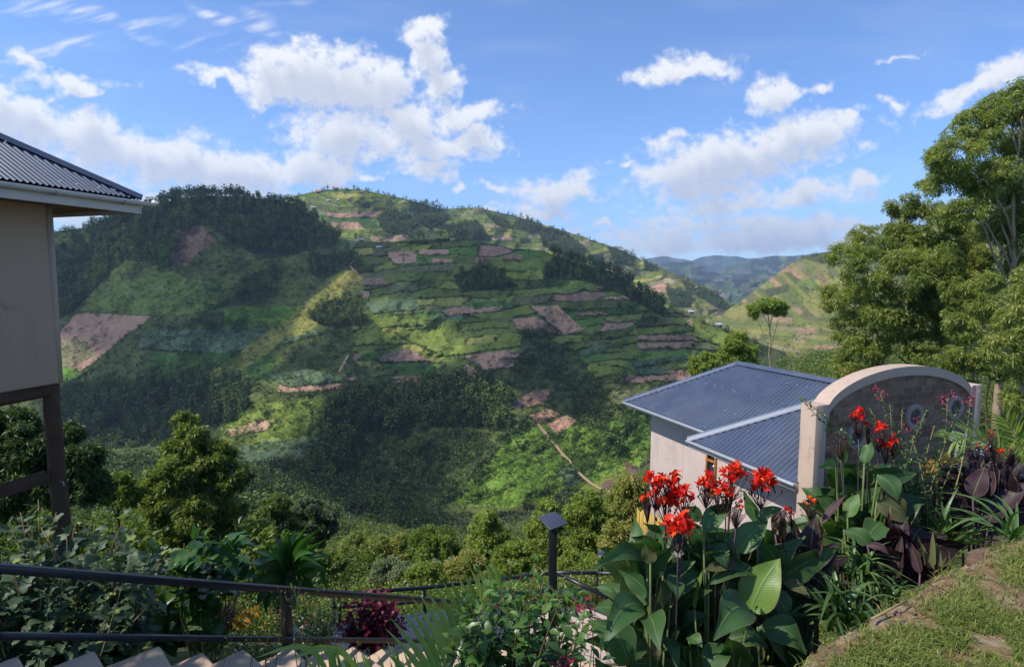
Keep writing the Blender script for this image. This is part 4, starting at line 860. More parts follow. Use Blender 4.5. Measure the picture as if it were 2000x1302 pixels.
def limbs(mb, base, blobs, r0, rg, fork=.35, lean=None, n=9, top=None):
    """a tapered trunk with limbs running out into the lumps of the crown"""
    B = np.asarray(blobs, float); base = np.array(base, float); tp = B[np.argmax(B[:, 2])][:3].copy() if top is None else np.array(top, float)
    k = np.linspace(0, 1, 10)[:, None]; w = rg.normal(0, .012, (10, 3)) * np.linalg.norm(tp - base) * np.sin(k * np.pi); w[:, 2] = 0
    T = base + (tp - base) * k + w + (tp - base) * [1, 1, 0] * (k ** 2 - k) * .35; mb.tube(T, r0 * (1 - .85 * k[:, 0]) * (1 + .35 * np.exp(-k[:, 0] * 18)), n)
    for b in B:
        zf_ = np.clip((b[2] - base[2]) / (tp[2] - base[2] + 1e-6) - rg.uniform(.1, .3), fork, .93); s = np.array([np.interp(zf_, k[:, 0], T[:, j]) for j in range(3)])
        e = b[:3] + rg.normal(0, .15, 3) * b[3:6]; q_ = np.linspace(0, 1, 6)[:, None]; dd = e - s
        C = s + dd * q_ + z3 * np.linalg.norm(dd) * .12 * np.sin(q_ * np.pi) + rg.normal(0, .02, (6, 3)) * np.linalg.norm(dd) * np.sin(q_ * np.pi)
        mb.tube(C, r0 * .38 * (1 - zf_ * .5) * (1 - .8 * q_[:, 0]), 6)
        for _ in range(2):
            j = rg.integers(2, 5); e2 = C[j] + nrm(rg.standard_normal(3)) * b[3:6] * .8; mb.tube([C[j], (C[j] + e2) / 2 + z3 * .05 * b[5], e2], [r0 * .12, r0 * .08, r0 * .03], 4)

# ------------------------------------------------------------------ trees and bushes of the far slopes
rg = np.random.default_rng(5)
def far_proto(kind, seed, n=64):
    r = np.random.default_rng(seed); mb = MB()
    if kind == 'gum':   bl = [(0, 0, .78, .17, .17, .2), (.10, .05, .62, .17, .16, .16), (-.11, -.04, .55, .17, .16, .17), (.02, .1, .42, .15, .15, .13), (-.03, -.08, .9, .1, .1, .1)]; h0 = .3
    elif kind == 'pine': bl = [(0, 0, .85, .07, .07, .14), (0, 0, .62, .12, .12, .16), (0, 0, .42, .15, .15, .16), (.02, 0, .25, .17, .17, .12)]; h0 = .12
    else:               bl = [(0, 0, .5, .3, .3, .28), (.22, .1, .42, .24, .22, .24), (-.22, -.06, .38, .24, .24, .24), (.02, -.2, .3, .22, .2, .2)]; h0 = .1
    blob_leaves(mb, bl, n, .13, .10, .1, r, out=.8, tb=.42, tv=.16, shell=.3)
    mb.tube([(0, 0, -.05), (.01, 0, h0 + .1), (0, .01, .75)], [.016, .012, .004], 4, t=1., cap=False)
    return mb
PRO = {k: [far_proto(k, 100 + 7 * i + j, nn) for i in range(3)] for j, (k, nn) in enumerate((('gum', 74), ('pine', 70), ('round', 64)))}
def bake(mb, protos, P, S, tsh, rg):
    """many small plants of the far slopes as one mesh"""
    which = rg.integers(0, len(protos), len(P)); az = rg.uniform(0, 2 * np.pi, len(P))
    for j, pr in enumerate(protos):
        m_ = which == j
        if not m_.any(): continue
        V = np.concatenate(pr.V); Q = np.concatenate(pr.Q); tq = np.concatenate(pr.tq); c, s = np.cos(az[m_]), np.sin(az[m_]); Sj = S[m_]
        if Sj.ndim == 1: Sj = np.stack([Sj, Sj, Sj], 1)
        X = (V[None, :, 0] * c[:, None] - V[None, :, 1] * s[:, None]) * Sj[:, :1]; Y = (V[None, :, 0] * s[:, None] + V[None, :, 1] * c[:, None]) * Sj[:, 1:2]; Z = V[None, :, 2] * Sj[:, 2:]
        G = np.stack([X, Y, Z], -1) + P[m_][:, None]; k = len(G)
        mb.add(G.reshape(-1, 3), (Q[None] + (np.arange(k) * len(V))[:, None, None]).reshape(-1, 4), t=np.where(tq[None] > .99, 1., np.clip(tq[None] + tsh[m_][:, None], 0, .96)).ravel())
tP, tS, tT, tK = [], [], [], []
dens = [1.0, .9, 1.0, 1.4, 1.0, 1.15, .9, 1., .9, .9, .5, .3, .5, .7]
kinds = ['gum', 'gum', 'gum', 'pine', 'gum', 'gum', 'gum', 'round', 'round', 'gum', 'round', 'round', 'round', 'round']
hts = [12, 10, 9, 11, 12, 10, 9, 7, 9, 9, 10, 6, 6, 6]
for poly, dn, kd, ht in zip(FOREST, dens, kinds, hts):
    xs, ys = [p[0] for p in poly], [p[1] for p in poly]; A_ = (max(xs) - min(xs)) * (max(ys) - min(ys)); n = int(A_ / 44 * dn)
    x = rg.uniform(min(xs), max(xs), n); y = rg.uniform(min(ys), max(ys), n); m_ = inpoly(x + 8 * (fbm(x / 15, y / 15, 3) - .5), y + 6 * (fbm(x / 15, y / 15, 4) - .5), poly) & (fbm(x / 22, y / 16, 59, 3) > .36) & (y > tab(x, BCR) + 1)
    x, y = x[m_], y[m_]; tP.append(Bpos(x, y, -.4)); tS.append(ht * rg.uniform(.45, 1.4, len(x))); tT.append(.0 + .3 * (fbm(x / 30, y / 20, 8) - .5) + rg.normal(.10, .16, len(x))); tK += [kd] * len(x)  # some trees lighter at random, sunlit crowns put into the tone
# the sky line's trees
for x0, x1, n, ht, kd in ((170, 300, 46, 12, 'gum'), (300, 480, 75, 14, 'gum'), (480, 600, 26, 9, 'gum'), (560, 665, 40, 12, 'gum'), (1075, 1300, 90, 12, 'gum'), (110, 180, 12, 9, 'round'), (700, 1080, 26, 5, 'round'), (1300, 1480, 34, 7, 'round')):
    x = rg.uniform(x0, x1, n); y = tab(x, BCR) + rg.uniform(0, 5, n); tP.append(Bpos(x, y, -.4)); tS.append(ht * rg.uniform(.55, 1.2, n)); tT.append(rg.normal(.05, .08, n)); tK += [kd] * n
sp_ = [(805,470,9),(818,470,12),(826,470,11),(869,462,13),(862,468,8),(893,462,11),(905,464,13),(932,468,8),(695,470,10),(745,474,8),(1010,486,7),(1064,488,13),(1085,495,11),(380,690,12),(350,700,9),(404,600,11),(430,650,10),(690,640,13),
       (640,600,10),(553,650,9),(830,690,10),(864,724,12),(480,560,11),(465,600,10),(300,640,11),(330,560,8),(1290,640,10),(1335,620,9),(1360,610,10),(1385,622,11),(1395,640,8),(1420,650,9),(1310,610,10),(1250,640,8),(1205,880,11),(1188,870,12),(1180,880,9),
       (700,900,9),(930,815,11),(555,790,8),(610,820,9),(1120,880,8),(1150,905,8),(540,650,9),(575,700,10),(1375,645,9),(1340,640,8),(1000,560,9),(1090,560,9),(985,540,10)]
x = np.array([p[0] for p in sp_], float); y = np.array([p[1] for p in sp_], float); tP.append(Bpos(x, y, -.3)); tS.append(np.array([p[2] for p in sp_], float)); tT.append(rg.normal(.0, .08, len(x))); tK += ['gum' if i % 3 else 'round' for i in range(len(x))]
nspec = len(sp_)
tP = np.concatenate(tP); tS = np.concatenate(tS); tT = np.concatenate(tT); tK = np.array(tK)
size = tS / tP[:, 1]; size[-nspec:] += 1; order = np.argsort(-size); ind = order[:290]; rest = order[290:]
pm = {}
for kd in PRO:
    for j, pr in enumerate(PRO[kd]): pm[kd, j] = pr.mesh('far_tree_%s' % kd, 'far_leaves')
AREAS = [((0, 330, 300, 560), 'in the dark woods on the upper left flank'), ((330, 560, 300, 470), 'on the wooded left hilltop'), ((560, 680, 300, 500), 'on the right shoulder of the wooded hilltop'), ((590, 730, 480, 560), 'in the grove beside the zigzag path'),
 ((590, 730, 560, 650), 'in the small eucalyptus stand above the bare earth'), ((0, 510, 700, 870), 'in the conifer plantation low on the left'), ((0, 500, 560, 700), 'standing alone among the left fields'), ((640, 1010, 700, 860), 'at the top of the big dark wood in the middle'),
 ((640, 1010, 860, 1100), 'at the foot of the big dark wood'), ((400, 640, 850, 1100), 'in the gully woods left of the big dark wood'), ((1060, 1500, 400, 600), 'on the wooded right ridge'), ((1280, 1500, 600, 720), 'on the sunlit spur at the right'), ((700, 1060, 400, 500), 'on the crest above the terraced fields'),
 ((870, 1060, 500, 600), 'in the grove among the upper terraces'), ((1000, 1300, 600, 800), 'in the hollow right of the terraces'), ((1100, 1300, 800, 1000), 'by the river beyond the maize')]
def wood_label(p, kd, s_):
    px = 1000 + p[0] / p[1] * F; py = 543 - p[2] / p[1] * F; where = 'among the terraced fields'
    for (x0, x1, y0, y1), w_ in AREAS:
        if x0 <= px < x1 and y0 <= py < y1: where = w_; break
    k = {'gum': 'eucalyptus', 'pine': 'conifer', 'round': 'round crowned tree'}[kd]
    return ('tall ' if s_ > 11 else 'small ' if s_ < 7.5 else 'dark ') + k + ' ' + where, 'trees ' + where
for n_, i in enumerate(ind):
    o = bpy.data.objects.new('hillside_tree', pm[tK[i], int(n_ % 3)]); COL.objects.link(o); o.location = tuple(tP[i]); s_ = float(tS[i]); o.scale = (s_, s_, s_); o.rotation_euler = (0, 0, rg.uniform(0, 6.28))
    lb, gp = wood_label(tP[i], tK[i], s_); tag(o, lb, 'tree', gp)
mb = MB()
for kd in PRO:
    m_ = rest[tK[rest] == kd]; bake(mb, PRO[kd], tP[m_], tS[m_], tT[m_], rg)
tag(mb.build('hillside_woods', 'far_leaves'), 'dark eucalyptus and pine woods on the opposite hillside', kind='stuff')
# hedges and bushes
BU, BV = np.linspace(-330, 1800, NU), None
n = 90000; x = rg.uniform(60, 1500, n); vq = rg.random(n) ** .9; y = tab(x, BOT) * (1 - vq) + tab(x, BCR) * vq
ci = np.clip(((x + 330) / (1800 + 330) * (B_col.shape[1] - 1)).round().astype(int), 0, B_col.shape[1] - 1); vi = np.clip(((vq + .06) / 1.06 * (B_col.shape[0] - 1)).round().astype(int), 0, B_col.shape[0] - 1)
cc_ = B_col[vi, ci]; hh_ = B_hed[vi, ci]; wood = cc_.sum(-1) < .13; fieldy = (cc_[:, 1] > .085) | (cc_[:, 0] > .09)
pr_ = np.where(hh_ > .45, .75, np.where(fieldy, .022, np.where(wood, .45, .42 * sstep(.35, .6, fbm(x / 16, y / 12, 61, 3)) + .03))); keep = rg.random(n) < pr_
x, y = x[keep], y[keep]; P = Bpos(x, y, -.25); sB = np.where(hh_[keep] > .45, 2.6, 3.4) * rg.uniform(.5, 1.35, len(x)); mb = MB()
bushp = []
for j in range(4):
    b_ = MB(); r = np.random.default_rng(300 + j); blob_leaves(b_, [(0, 0, .3, .45, .45, .35), (.2, .1, .25, .35, .3, .3)], 15, .36, .30, 0, r, out=.9, tb=.45, tv=.18, shell=.3); bushp.append(b_)
bake(mb, bushp, P, sB, -.06 - .22 * (hh_[keep] > .45) + .4 * (fbm(x / 60, y / 40, 63) - .5) + rg.normal(0, .08, len(x)), rg)
tag(mb.build('hillside_scrub', 'far_leaves'), 'hedges and scrub between the terraced fields', kind='stuff')
# crops that have height: maize and banana rows on the sunlit foot of the slope
leafmat('crop_leaves', [(0, (.06, .11, .018)), (.5, (.15, .235, .03)), (1, (.25, .33, .055))], .35, .6, .25)
mb = MB()
for poly, n in ((FIELDS[14][1], 12000), (FIELDS[9][1], 3000), (FIELDS[5][1], 1500), (FIELDS[7][1], 2200)):
    xs, ys = [p[0] for p in poly], [p[1] for p in poly]; x = rg.uniform(min(xs), max(xs), n); y = rg.uniform(min(ys), max(ys), n)
    for fp in FIELDS[15:]:
        m_ = ~inpoly(x, y, fp[1]); x, y = x[m_], y[m_]
    m_ = inpoly(x, y, poly); x, y = x[m_], y[m_]; q_ = (fbm(x / 30, y / 22, 65, 3) > .38); x, y = x[q_], y[q_]
    bake(mb, bushp, Bpos(x, y, -.2), rg.uniform(1.2, 2.3, len(x)) * .8, .35 * (fbm(x / 50, y / 40, 67) - .5) + rg.normal(0, .1, len(x)), rg)
tag(mb.build('maize_crop', 'crop_leaves'), 'bright green maize on the lower slope', kind='stuff')
# woods and bushes on the hills behind
mb = MB(); P_, S_, T_ = [], [], []
for poly in CFOR:
    xs, ys = [p[0] for p in poly], [p[1] for p in poly]; n = int((max(xs) - min(xs)) * (max(ys) - min(ys)) / 14); x = rg.uniform(min(xs), max(xs), n); y = rg.uniform(min(ys), max(ys), n)
    m_ = inpoly(x, y, poly); x, y = x[m_], y[m_]; P_.append(at(x, y, Cdepth(x, y))); S_.append(rg.uniform(7, 13, len(x))); T_.append(rg.normal(.02, .08, len(x)))
n = 2600; x = rg.uniform(480, 1480, n); y = tab(x, CCR) + rg.random(n) ** 1.2 * 110; m_ = fbm(x / 14, y / 5, 69, 3) > .5; x, y = x[m_], y[m_]; P_.append(at(x, y, Cdepth(x, y))); S_.append(rg.uniform(2.5, 7, len(x))); T_.append(rg.normal(.05, .1, len(x)))
n = 150; x = rg.uniform(560, 1460, n); y = tab(x, CCR) + rg.uniform(0, 3, n); m_ = fbm(x / 30, y * 0, 79, 3) > .45; x, y = x[m_], y[m_]; P_.append(at(x, y, Cdepth(x, y))); S_.append(rg.uniform(4, 11, len(x))); T_.append(rg.normal(0., .08, len(x)))
x = np.array([830, 838, 848, 856, 866, 872, 905, 917, 935, 944, 952, 640, 652, 667, 760, 770, 632, 720.]); y = tab(x, CCR) + 2; P_.append(at(x, y, Cdepth(x, y))); S_.append(np.array([13, 15, 17, 15, 12, 9, 12, 14, 10, 9, 9, 12, 12, 9, 9, 8, 12, 10.])); T_.append(x * 0)
P_ = np.concatenate(P_); bake(mb, PRO['gum'][:1] + PRO['round'][:2], P_, np.concatenate(S_), np.concatenate(T_), rg)
tag(mb.build('far_woods', 'far_leaves'), 'groves and bushes on the village hill', kind='stuff')
mb = MB(); n = 2600; x = rg.uniform(1380, 2000, n); y = rg.uniform(480, 740, n); m_ = (y > tab(x, DCR) + 1) & ((fbm(x / 16, y / 12, 71, 3) > .54) | inpoly(x, y, [(1555,500),(1650,480),(1720,470),(1700,520),(1600,515)]) | inpoly(x, y, [(1490,565),(1540,555),(1540,570),(1500,580)]) | ((y > 690) & (rg.random(n) > .5)))
x, y = x[m_], y[m_]; bake(mb, PRO['round'], at(x, y, Ddepth(x, y)), np.where(inpoly(x, y, [(1555,500),(1650,480),(1720,470),(1700,520),(1600,515)]), 11, 4.) * rg.uniform(.6, 1.2, len(x)), rg.normal(.04, .1, len(x)), rg)
tag(mb.build('right_hill_scrub', 'far_leaves'), 'bushes and trees dotted over the right hill', kind='stuff')

# ------------------------------------------------------------------ own slope: undergrowth and middle distance trees
mb = MB(); n = 7600; x = rg.uniform(-300, 2300, n); D = np.exp(rg.uniform(math.log(13), math.log(230), n)); kp = ~((x > 1240) & (x < 1950) & (D < 34)) & ~((x > 560) & (x < 1400) & (D < 15)); x, D = x[kp], D[kp]
P = Apos(x, D); s_ = (.5 + D * .016) * rg.uniform(.5, 1.4, len(x)); s_ = np.where(D < 60, s_ * 1.1, s_ * 1.25)
b2 = []
for j in range(4):
    b_ = MB(); r = np.random.default_rng(330 + j); blob_leaves(b_, [(0, 0, .35, .5, .5, .4), (.25, .1, .3, .35, .35, .35), (-.2, .2, .5, .3, .3, .4)], 150, .12, .055, .1, r, out=.7, tb=.5, tv=.22, shell=.4); b2.append(b_)
bake(mb, b2, P, s_, -.28 + .3 * (fbm(P[:, 0] / 9, P[:, 1] / 9, 73) - .5) + rg.normal(0, .08, len(x)), rg)
tag(mb.build('undergrowth', 'gum_leaves'), 'bushes and undergrowth covering the slope below the garden', kind='stuff')

def crown_from_px(specs, D0):
    """lumps of a crown given by where they stand: (px, py, half width px, half height px, depth offset m)"""
    out_ = []
    for px, py, hx, hy, dd in specs:
        D = D0 + dd; p = at(px, py, D); out_.append((p[0], p[1], p[2], hx / F * D, (hx + hy) / 2 / F * D, hy / F * D))
    return out_
def big_tree(name, label, D, basepx, lumps, n, L, Wd, droop, leafm, barkm, seed, r0, group=None, shell=.4, tb=.5, sprig=3, fork=.35, top=None, cat='tree', basez=None):
    r = np.random.default_rng(seed); bl = crown_from_px(lumps, D); b = Apos(float(basepx), float(D)) if basez is None else np.array(basez)
    T = thing(name, b, label, cat, group, absolute=True); k = MB(); limbs(k, b - z3 * .3, bl, r0, r, fork=fork, top=None if top is None else at(top[0], top[1], D)); k.build('trunk', barkm, T, smooth=True)
    sb = []
    for q_ in bl:
        for _ in range(22):
            u = nrm(r.standard_normal(3)); f_ = r.uniform(.18, .50); sb.append((q_[0] + u[0] * q_[3] * .78, q_[1] + u[1] * q_[4] * .78, q_[2] + u[2] * q_[5] * .8, q_[3] * f_, q_[4] * f_, q_[5] * f_))
    mb = MB(); blob_leaves(mb, sb, int(n / 7 * 2.1), L, Wd, droop, r, tb=tb, shell=shell, tv=.22, tuft=8); mb.build('crown', leafm, T); return T
n = 6500; x = rg.uniform(-200, 1300, n); D = np.exp(rg.uniform(math.log(125), math.log(330), n)); lf_ = sstep(720, 560, x); kp = (rg.random(n) < .35 + .65 * lf_) & (D < tab(x, AEND) * 1.0) & (fbm(x / 40, D / 30, 91, 3) > .3); x, D, lf_ = x[kp], D[kp], lf_[kp]
mb = MB(); P = Apos(x, D) - z3 * .3; bake(mb, PRO['round'] + PRO['gum'][:2], P, (3.2 + 5.5 * lf_) * rg.uniform(.55, 1.3, len(x)), -.05 - .05 * lf_ + .25 * (fbm(x / 60, D / 30, 93) - .5) + rg.normal(0, .08, len(x)), rg)
tag(mb.build('valley_woods', 'far_leaves'), 'woods filling the gully and the lower slope', kind='stuff')
b3 = []
for j in range(5):
    b_ = MB(); r = np.random.default_rng(350 + j); bl_ = [(r.normal(0, .22), r.normal(0, .22), r.uniform(.3, .85), r.uniform(.14, .26), r.uniform(.14, .26), r.uniform(.12, .24)) for _ in range(9)]; blob_leaves(b_, bl_, 90, .075, .026, .5, r, out=.7, tb=.45, tv=.2, shell=.4, tuft=8); b_.tube([(0, 0, -.1), (0, .02, .5)], [.02, .008], 4, t=.97, cap=False); b3.append(b_)
n = 1050; x = rg.uniform(-150, 1280, n); D = np.exp(rg.uniform(math.log(19), math.log(135), n)); kp = ~((x > 600) & (x < 1250) & ((D < 26) | (rg.random(n) < .8))) & ~((x > 1200) & (D < 30)); x, D = x[kp], D[kp]
mb = MB(); P = Apos(x, D) - z3 * .2; lf_ = sstep(640, 420, x); bake(mb, b3, P, (1.6 + np.minimum(D, 60) * .022 + np.maximum(D - 60, 0) * .03 * lf_ + 1.6 * lf_) * rg.uniform(.6, 1.35, len(x)), -.2 - .12 * lf_ + .5 * (fbm(x / 50, D / 6, 95) - .5) + rg.normal(0, .1, len(x)), rg)
tag(mb.build('thicket', 'gum_leaves'), 'thicket of young trees on the slope below the railing', kind='stuff')

# the tall stand at the right
big_tree('eucalyptus_tree', 'tallest eucalyptus at the right edge with a pale trunk and open top', 27., 1948, [(1965,215,48,38,0),(1905,255,45,36,0),(2010,290,60,50,1),(1870,300,50,34,-1),(1930,345,55,40,0),(1850,355,48,30,0),(2040,380,60,55,0),(1960,420,60,45,1),(2000,200,50,40,0),(1885,410,40,26,-1),(2020,480,50,50,0),(1985,545,40,40,1)], 46000, .19, .036, .9, 'gum_leaves', 'bark_pale', 1, .20, shell=.5, tb=.55)
big_tree('eucalyptus_tree', 'broad bushy eucalyptus behind the top of the arched wall', 31., 1783, [(1800,440,52,42,0),(1745,470,50,40,0),(1860,470,55,48,1),(1690,520,48,40,-1),(1770,540,60,48,-2),(1850,560,60,50,0),(1675,590,42,36,0),(1740,620,55,40,-1),(1820,640,55,42,0),(1700,670,45,34,0),(1890,520,45,50,0),(1765,400,30,22,0)], 56000, .19, .036, .9, 'gum_leaves', 'bark_dark', 2, .16, shell=.42, tb=.5)
big_tree('eucalyptus_tree', 'dark trunked eucalyptus just right of the bushiest one', 29., 1836, [(1840,520,40,40,0),(1870,600,42,40,0),(1810,580,40,36,0),(1850,660,40,30,0),(1795,690,34,26,0)], 15000, .18, .036, .8, 'gum_leaves', 'bark_dark', 3, .11, shell=.45, tb=.4)
big_tree('eucalyptus_tree', 'lower lime green eucalyptus at the left side of the right stand', 33., 1700, [(1650,500,34,26,0),(1640,560,34,30,0),(1625,590,22,16,0),(1660,640,36,32,0),(1680,700,40,34,0),(1650,720,30,24,0),(1690,460,30,22,0),(1720,740,45,28,0)], 16000, .18, .036, .7, 'gum_leaves', 'bark_dark', 4, .10, shell=.45, tb=.62)
big_tree('eucalyptus_tree', 'slim pale trunked eucalyptus between the arched wall and the right edge', 24., 1890, [(1875,640,34,26,0),(1900,700,36,28,0),(1860,700,28,22,0),(1885,760,26,20,0),(1925,600,30,24,0)], 8000, .17, .034, .8, 'gum_leaves', 'bark_pale', 5, .075, tb=.5)
big_tree('eucalyptus_tree', 'slim eucalyptus at the right edge with a leaning pale trunk', 20., 1975, [(1990,620,36,40,0),(1960,680,36,30,0),(2010,720,34,30,0),(1985,780,28,20,0),(2040,560,50,60,0)], 9000, .17, .034, .8, 'gum_leaves', 'bark_pale', 6, .085, tb=.55)
big_tree('eucalyptus_tree', 'thin dark stemmed eucalyptus close to the right end of the arched wall', 26., 1930, [(1935,640,30,30,0),(1920,560,34,30,0),(1945,720,26,20,0)], 6000, .17, .034, .8, 'gum_leaves', 'bark_dark', 7, .06)
for k, (bx, tx, ty, D, lb) in enumerate(((1862, 1858, 560, 27., 'bare straight trunk left of the slim eucalypts'), (1905, 1912, 500, 30., 'bare pale trunk rising between slim eucalypts'), (1700, 1712, 560, 36., 'short orange brown trunk behind the arched wall'), (1735, 1722, 600, 35., 'thin dark trunk behind the crown of the arch'))):
    big_tree('young_tree', lb, D, bx, [(tx, ty, 22, 26, 0), (tx + 10, ty + 50, 20, 20, 0)], 2500, .14, .03, .8, 'gum_leaves', 'bark_pale' if k % 2 else 'bark_dark', 20 + k, .06, fork=.7)
big_tree('umbrella_tree', 'lone tall tree with a flat round crown on a thin orange trunk', 62., 1507, [(1500,592,26,13,0),(1478,602,18,10,0),(1520,598,16,12,0),(1470,616,10,8,0),(1510,607,18,10,0),(1530,608,8,7,0)], 5200, .26, .075, .2, 'lime_leaves', 'bark_pale', 8, .17, fork=.6, tb=.6, shell=.5)
big_tree('round_tree', 'round lime green tree left of the roof apex', 46., 1375, [(1372,706,24,18,0),(1395,712,16,14,0),(1362,720,16,12,0),(1385,725,24,16,0)], 6000, .2, .07, .2, 'lime_leaves', 'bark_dark', 9, .10, tb=.7)
big_tree('round_tree', 'taller light green tree behind the roof apex', 48., 1445, [(1440,668,28,20,0),(1425,692,24,18,0),(1455,690,26,20,0),(1408,700,18,14,0),(1450,712,30,16,0)], 7500, .2, .065, .2, 'lime_leaves', 'bark_dark', 10, .12, tb=.65)
# the middle distance below the railing
MT = [ # name, label, depth, base px, lumps, leaves, leaf len, leaf mat, tb
 ('bushy_tree','big bushy tree with sunlit top left of the picture middle',21.,385,[(375,850,32,26,0),(350,885,40,30,0),(410,890,42,32,0),(335,930,46,34,-1),(395,945,50,36,0),(445,935,40,34,0),(320,985,44,34,0),(380,1000,55,36,-1),(440,995,44,34,0),(360,820,22,14,0),(300,940,26,20,0)],42000,.15,'gum_leaves',.36),
 ('leafy_tree','dark leafy tree behind the log post of the lodge',14.,60,[(20,840,50,36,0),(70,870,46,34,0),(120,850,34,28,1),(150,900,44,34,0),(50,930,60,40,0),(110,945,50,36,0),(170,950,38,30,0),(-30,900,60,50,0),(0,980,60,30,0)],34000,.14,'dark_leaves',.75),
 ('feathery_bush','round olive green bush right of the log post',19.,235,[(230,945,30,20,0),(215,965,28,18,0),(250,970,26,18,0)],6500,.13,'lime_leaves',.2),
 ('feathery_tree','grey green feathery tree below the dark woods on the valley floor',34.,610,[(605,990,32,18,0),(640,1000,24,18,0),(585,1015,30,20,0),(625,1030,34,22,0),(600,1055,34,18,0)],13000,.17,'grey_leaves',.35),
 ('feathery_tree','darker feathery tree beside the big bushy tree',32.,535,[(540,985,28,18,0),(520,1010,30,22,0),(555,1020,28,22,0),(530,1050,34,22,0)],11000,.17,'gum_leaves',.28),
 ('conical_tree','dark green tree at the left end of the sunlit row',44.,690,[(690,1075,20,22,0),(680,1105,26,22,0),(705,1105,24,20,0)],5500,.2,'gum_leaves',.3),
 ('conical_tree','second dark tree of the row below the plantation',42.,742,[(740,1070,16,18,0),(735,1098,24,22,0),(758,1100,22,20,0)],5500,.2,'gum_leaves',.36),
 ('conical_tree','pointed tree in the row with a reddish tinge',42.,780,[(780,1066,13,16,0),(778,1092,22,20,0),(782,1120,26,18,0)],5500,.2,'gum_leaves',.44),
 ('bushy_tree','broad sunlit tree of the row left of the lamp',40.,845,[(830,1058,22,18,0),(855,1062,24,20,0),(840,1090,34,24,0),(872,1090,24,20,0),(850,1115,38,18,0)],9500,.2,'lime_leaves',.12),
 ('poplar_tree','tall yellow green tree left of the lamp post',36.,950,[(950,1024,17,18,0),(945,1050,24,20,0),(965,1058,22,20,0),(950,1080,32,24,0),(972,1100,26,18,0)],9000,.18,'lime_leaves',.45),
 ('poplar_tree','yellow green tree hidden partly by the lamp post',33.,1070,[(1070,1005,17,18,0),(1060,1035,26,22,0),(1085,1045,26,22,0),(1055,1075,34,22,0),(1090,1085,30,20,0)],9500,.17,'lime_leaves',.4),
 ('poplar_tree','light green tree just right of the lamp post',30.,1145,[(1150,985,24,18,0),(1130,1010,24,20,0),(1165,1015,24,22,0),(1145,1050,34,24,0),(1175,1070,26,20,0)],10500,.16,'lime_leaves',.33),
 ('bushy_tree','dark green tree against the left corner of the guest house',25.,1225,[(1235,960,22,24,0),(1215,985,22,20,0),(1240,1000,24,24,0),(1215,1030,30,24,0),(1240,1055,26,24,0),(1205,1070,26,20,0)],14000,.15,'gum_leaves',.55),
 ('grey_bush','silvery green bush in the sunlit row',30.,872,[(870,1118,26,20,0),(890,1130,22,16,0)],4500,.14,'grey_leaves',.6),
 ('grey_bush','pale silvery bush above the far railing',24.,770,[(765,1118,24,18,0),(790,1125,24,16,0),(745,1130,18,12,0)],5000,.12,'grey_leaves',.55),
 ('green_bush','fresh green bush above the far railing near the palm',22.,835,[(835,1118,18,14,0),(815,1128,18,12,0),(850,1130,16,10,0)],4000,.11,'lime_leaves',.25),
 ('green_bush','leafy bush between the lamp post and the green shrub',24.,910,[(905,1110,28,20,0),(930,1120,24,18,0),(885,1125,22,14,0)],5500,.12,'gum_leaves',.62),
 ('green_bush','loose sunlit bush below the tall yellow green tree',26.,1010,[(1010,1090,28,20,0),(1035,1100,22,18,0),(985,1105,24,16,0)],5500,.13,'lime_leaves',.3),
 ('green_bush','low bush by the tiny far lamp',22.,1130,[(1130,1100,30,14,0),(1165,1108,22,12,0),(1105,1110,20,10,0)],4500,.12,'lime_leaves',.35),
 ('dark_bush','dark bush under the feathery trees',28.,480,[(490,1050,30,20,0),(460,1070,30,22,0),(510,1080,34,22,0)],7000,.15,'dark_leaves',.6),
 ('dark_bush','low dark bush behind the rosette plant',26.,600,[(600,1090,40,18,0),(640,1100,34,18,0),(560,1100,34,18,0)],7000,.15,'gum_leaves',.3),
]
for k, (nm, lb, D, bx, lumps, n, L, lm, tb) in enumerate(MT):
    if k > 4 and k < 19: lumps = [(a, b_ - .35 * h2, h1 * 1.4, h2 * 1.3, d_) for a, b_, h1, h2, d_ in lumps]; n = int(n * 1.7); tb = min(tb + .22, .8)
    big_tree(nm, lb, D, bx, lumps, n, L, L * .30, .45, lm, 'bark_dark', 40 + k, .004 * D + .03, tb=tb, shell=.42, cat='bush' if 'bush' in nm else 'tree')
# ------------------------------------------------------------------ village houses
def small_house(name, label, p, w_, d_, h, roof, rz, group):
    H = thing(name, p - z3 * .6, label, 'house', group); H.rotation_euler = (0, 0, rz)
    mb = MB(); mb.box([0, 0, h / 2], (w_, d_, h + .6)); mb.build('wall', 'house_wall', H)
    mb = MB(); e = .5; W_, D_ = w_ / 2 + e, d_ / 2 + e; z0 = h + .3; z1 = h + .3 + d_ * .32
    mb.add([(-W_, -D_, z0), (W_, -D_, z0), (W_, D_, z0), (-W_, D_, z0), (-w_ / 2, 0, z1), (w_ / 2, 0, z1)], [(0, 1, 5, 4), (2, 3, 4, 5)], [(1, 2, 5), (3, 0, 4)]); mb.add([(-W_, -D_, z0 - .05), (W_, -D_, z0 - .05), (W_, D_, z0 - .05), (-W_, D_, z0 - .05)], [(3, 2, 1, 0)])
    mb.build('roof', roof, H)
    mb = MB(); mb.box([w_ * .05, -d_ / 2 - .02, 1.0], (1., .08, 2.)); mb.build('door', 'dark_gap', H)
    for x in (-.32, .34):
        mb = MB(); mb.box([w_ * x, -d_ / 2 - .02, 1.5], (1., .08, 1.)); mb.build('window', 'dark_gap', H)
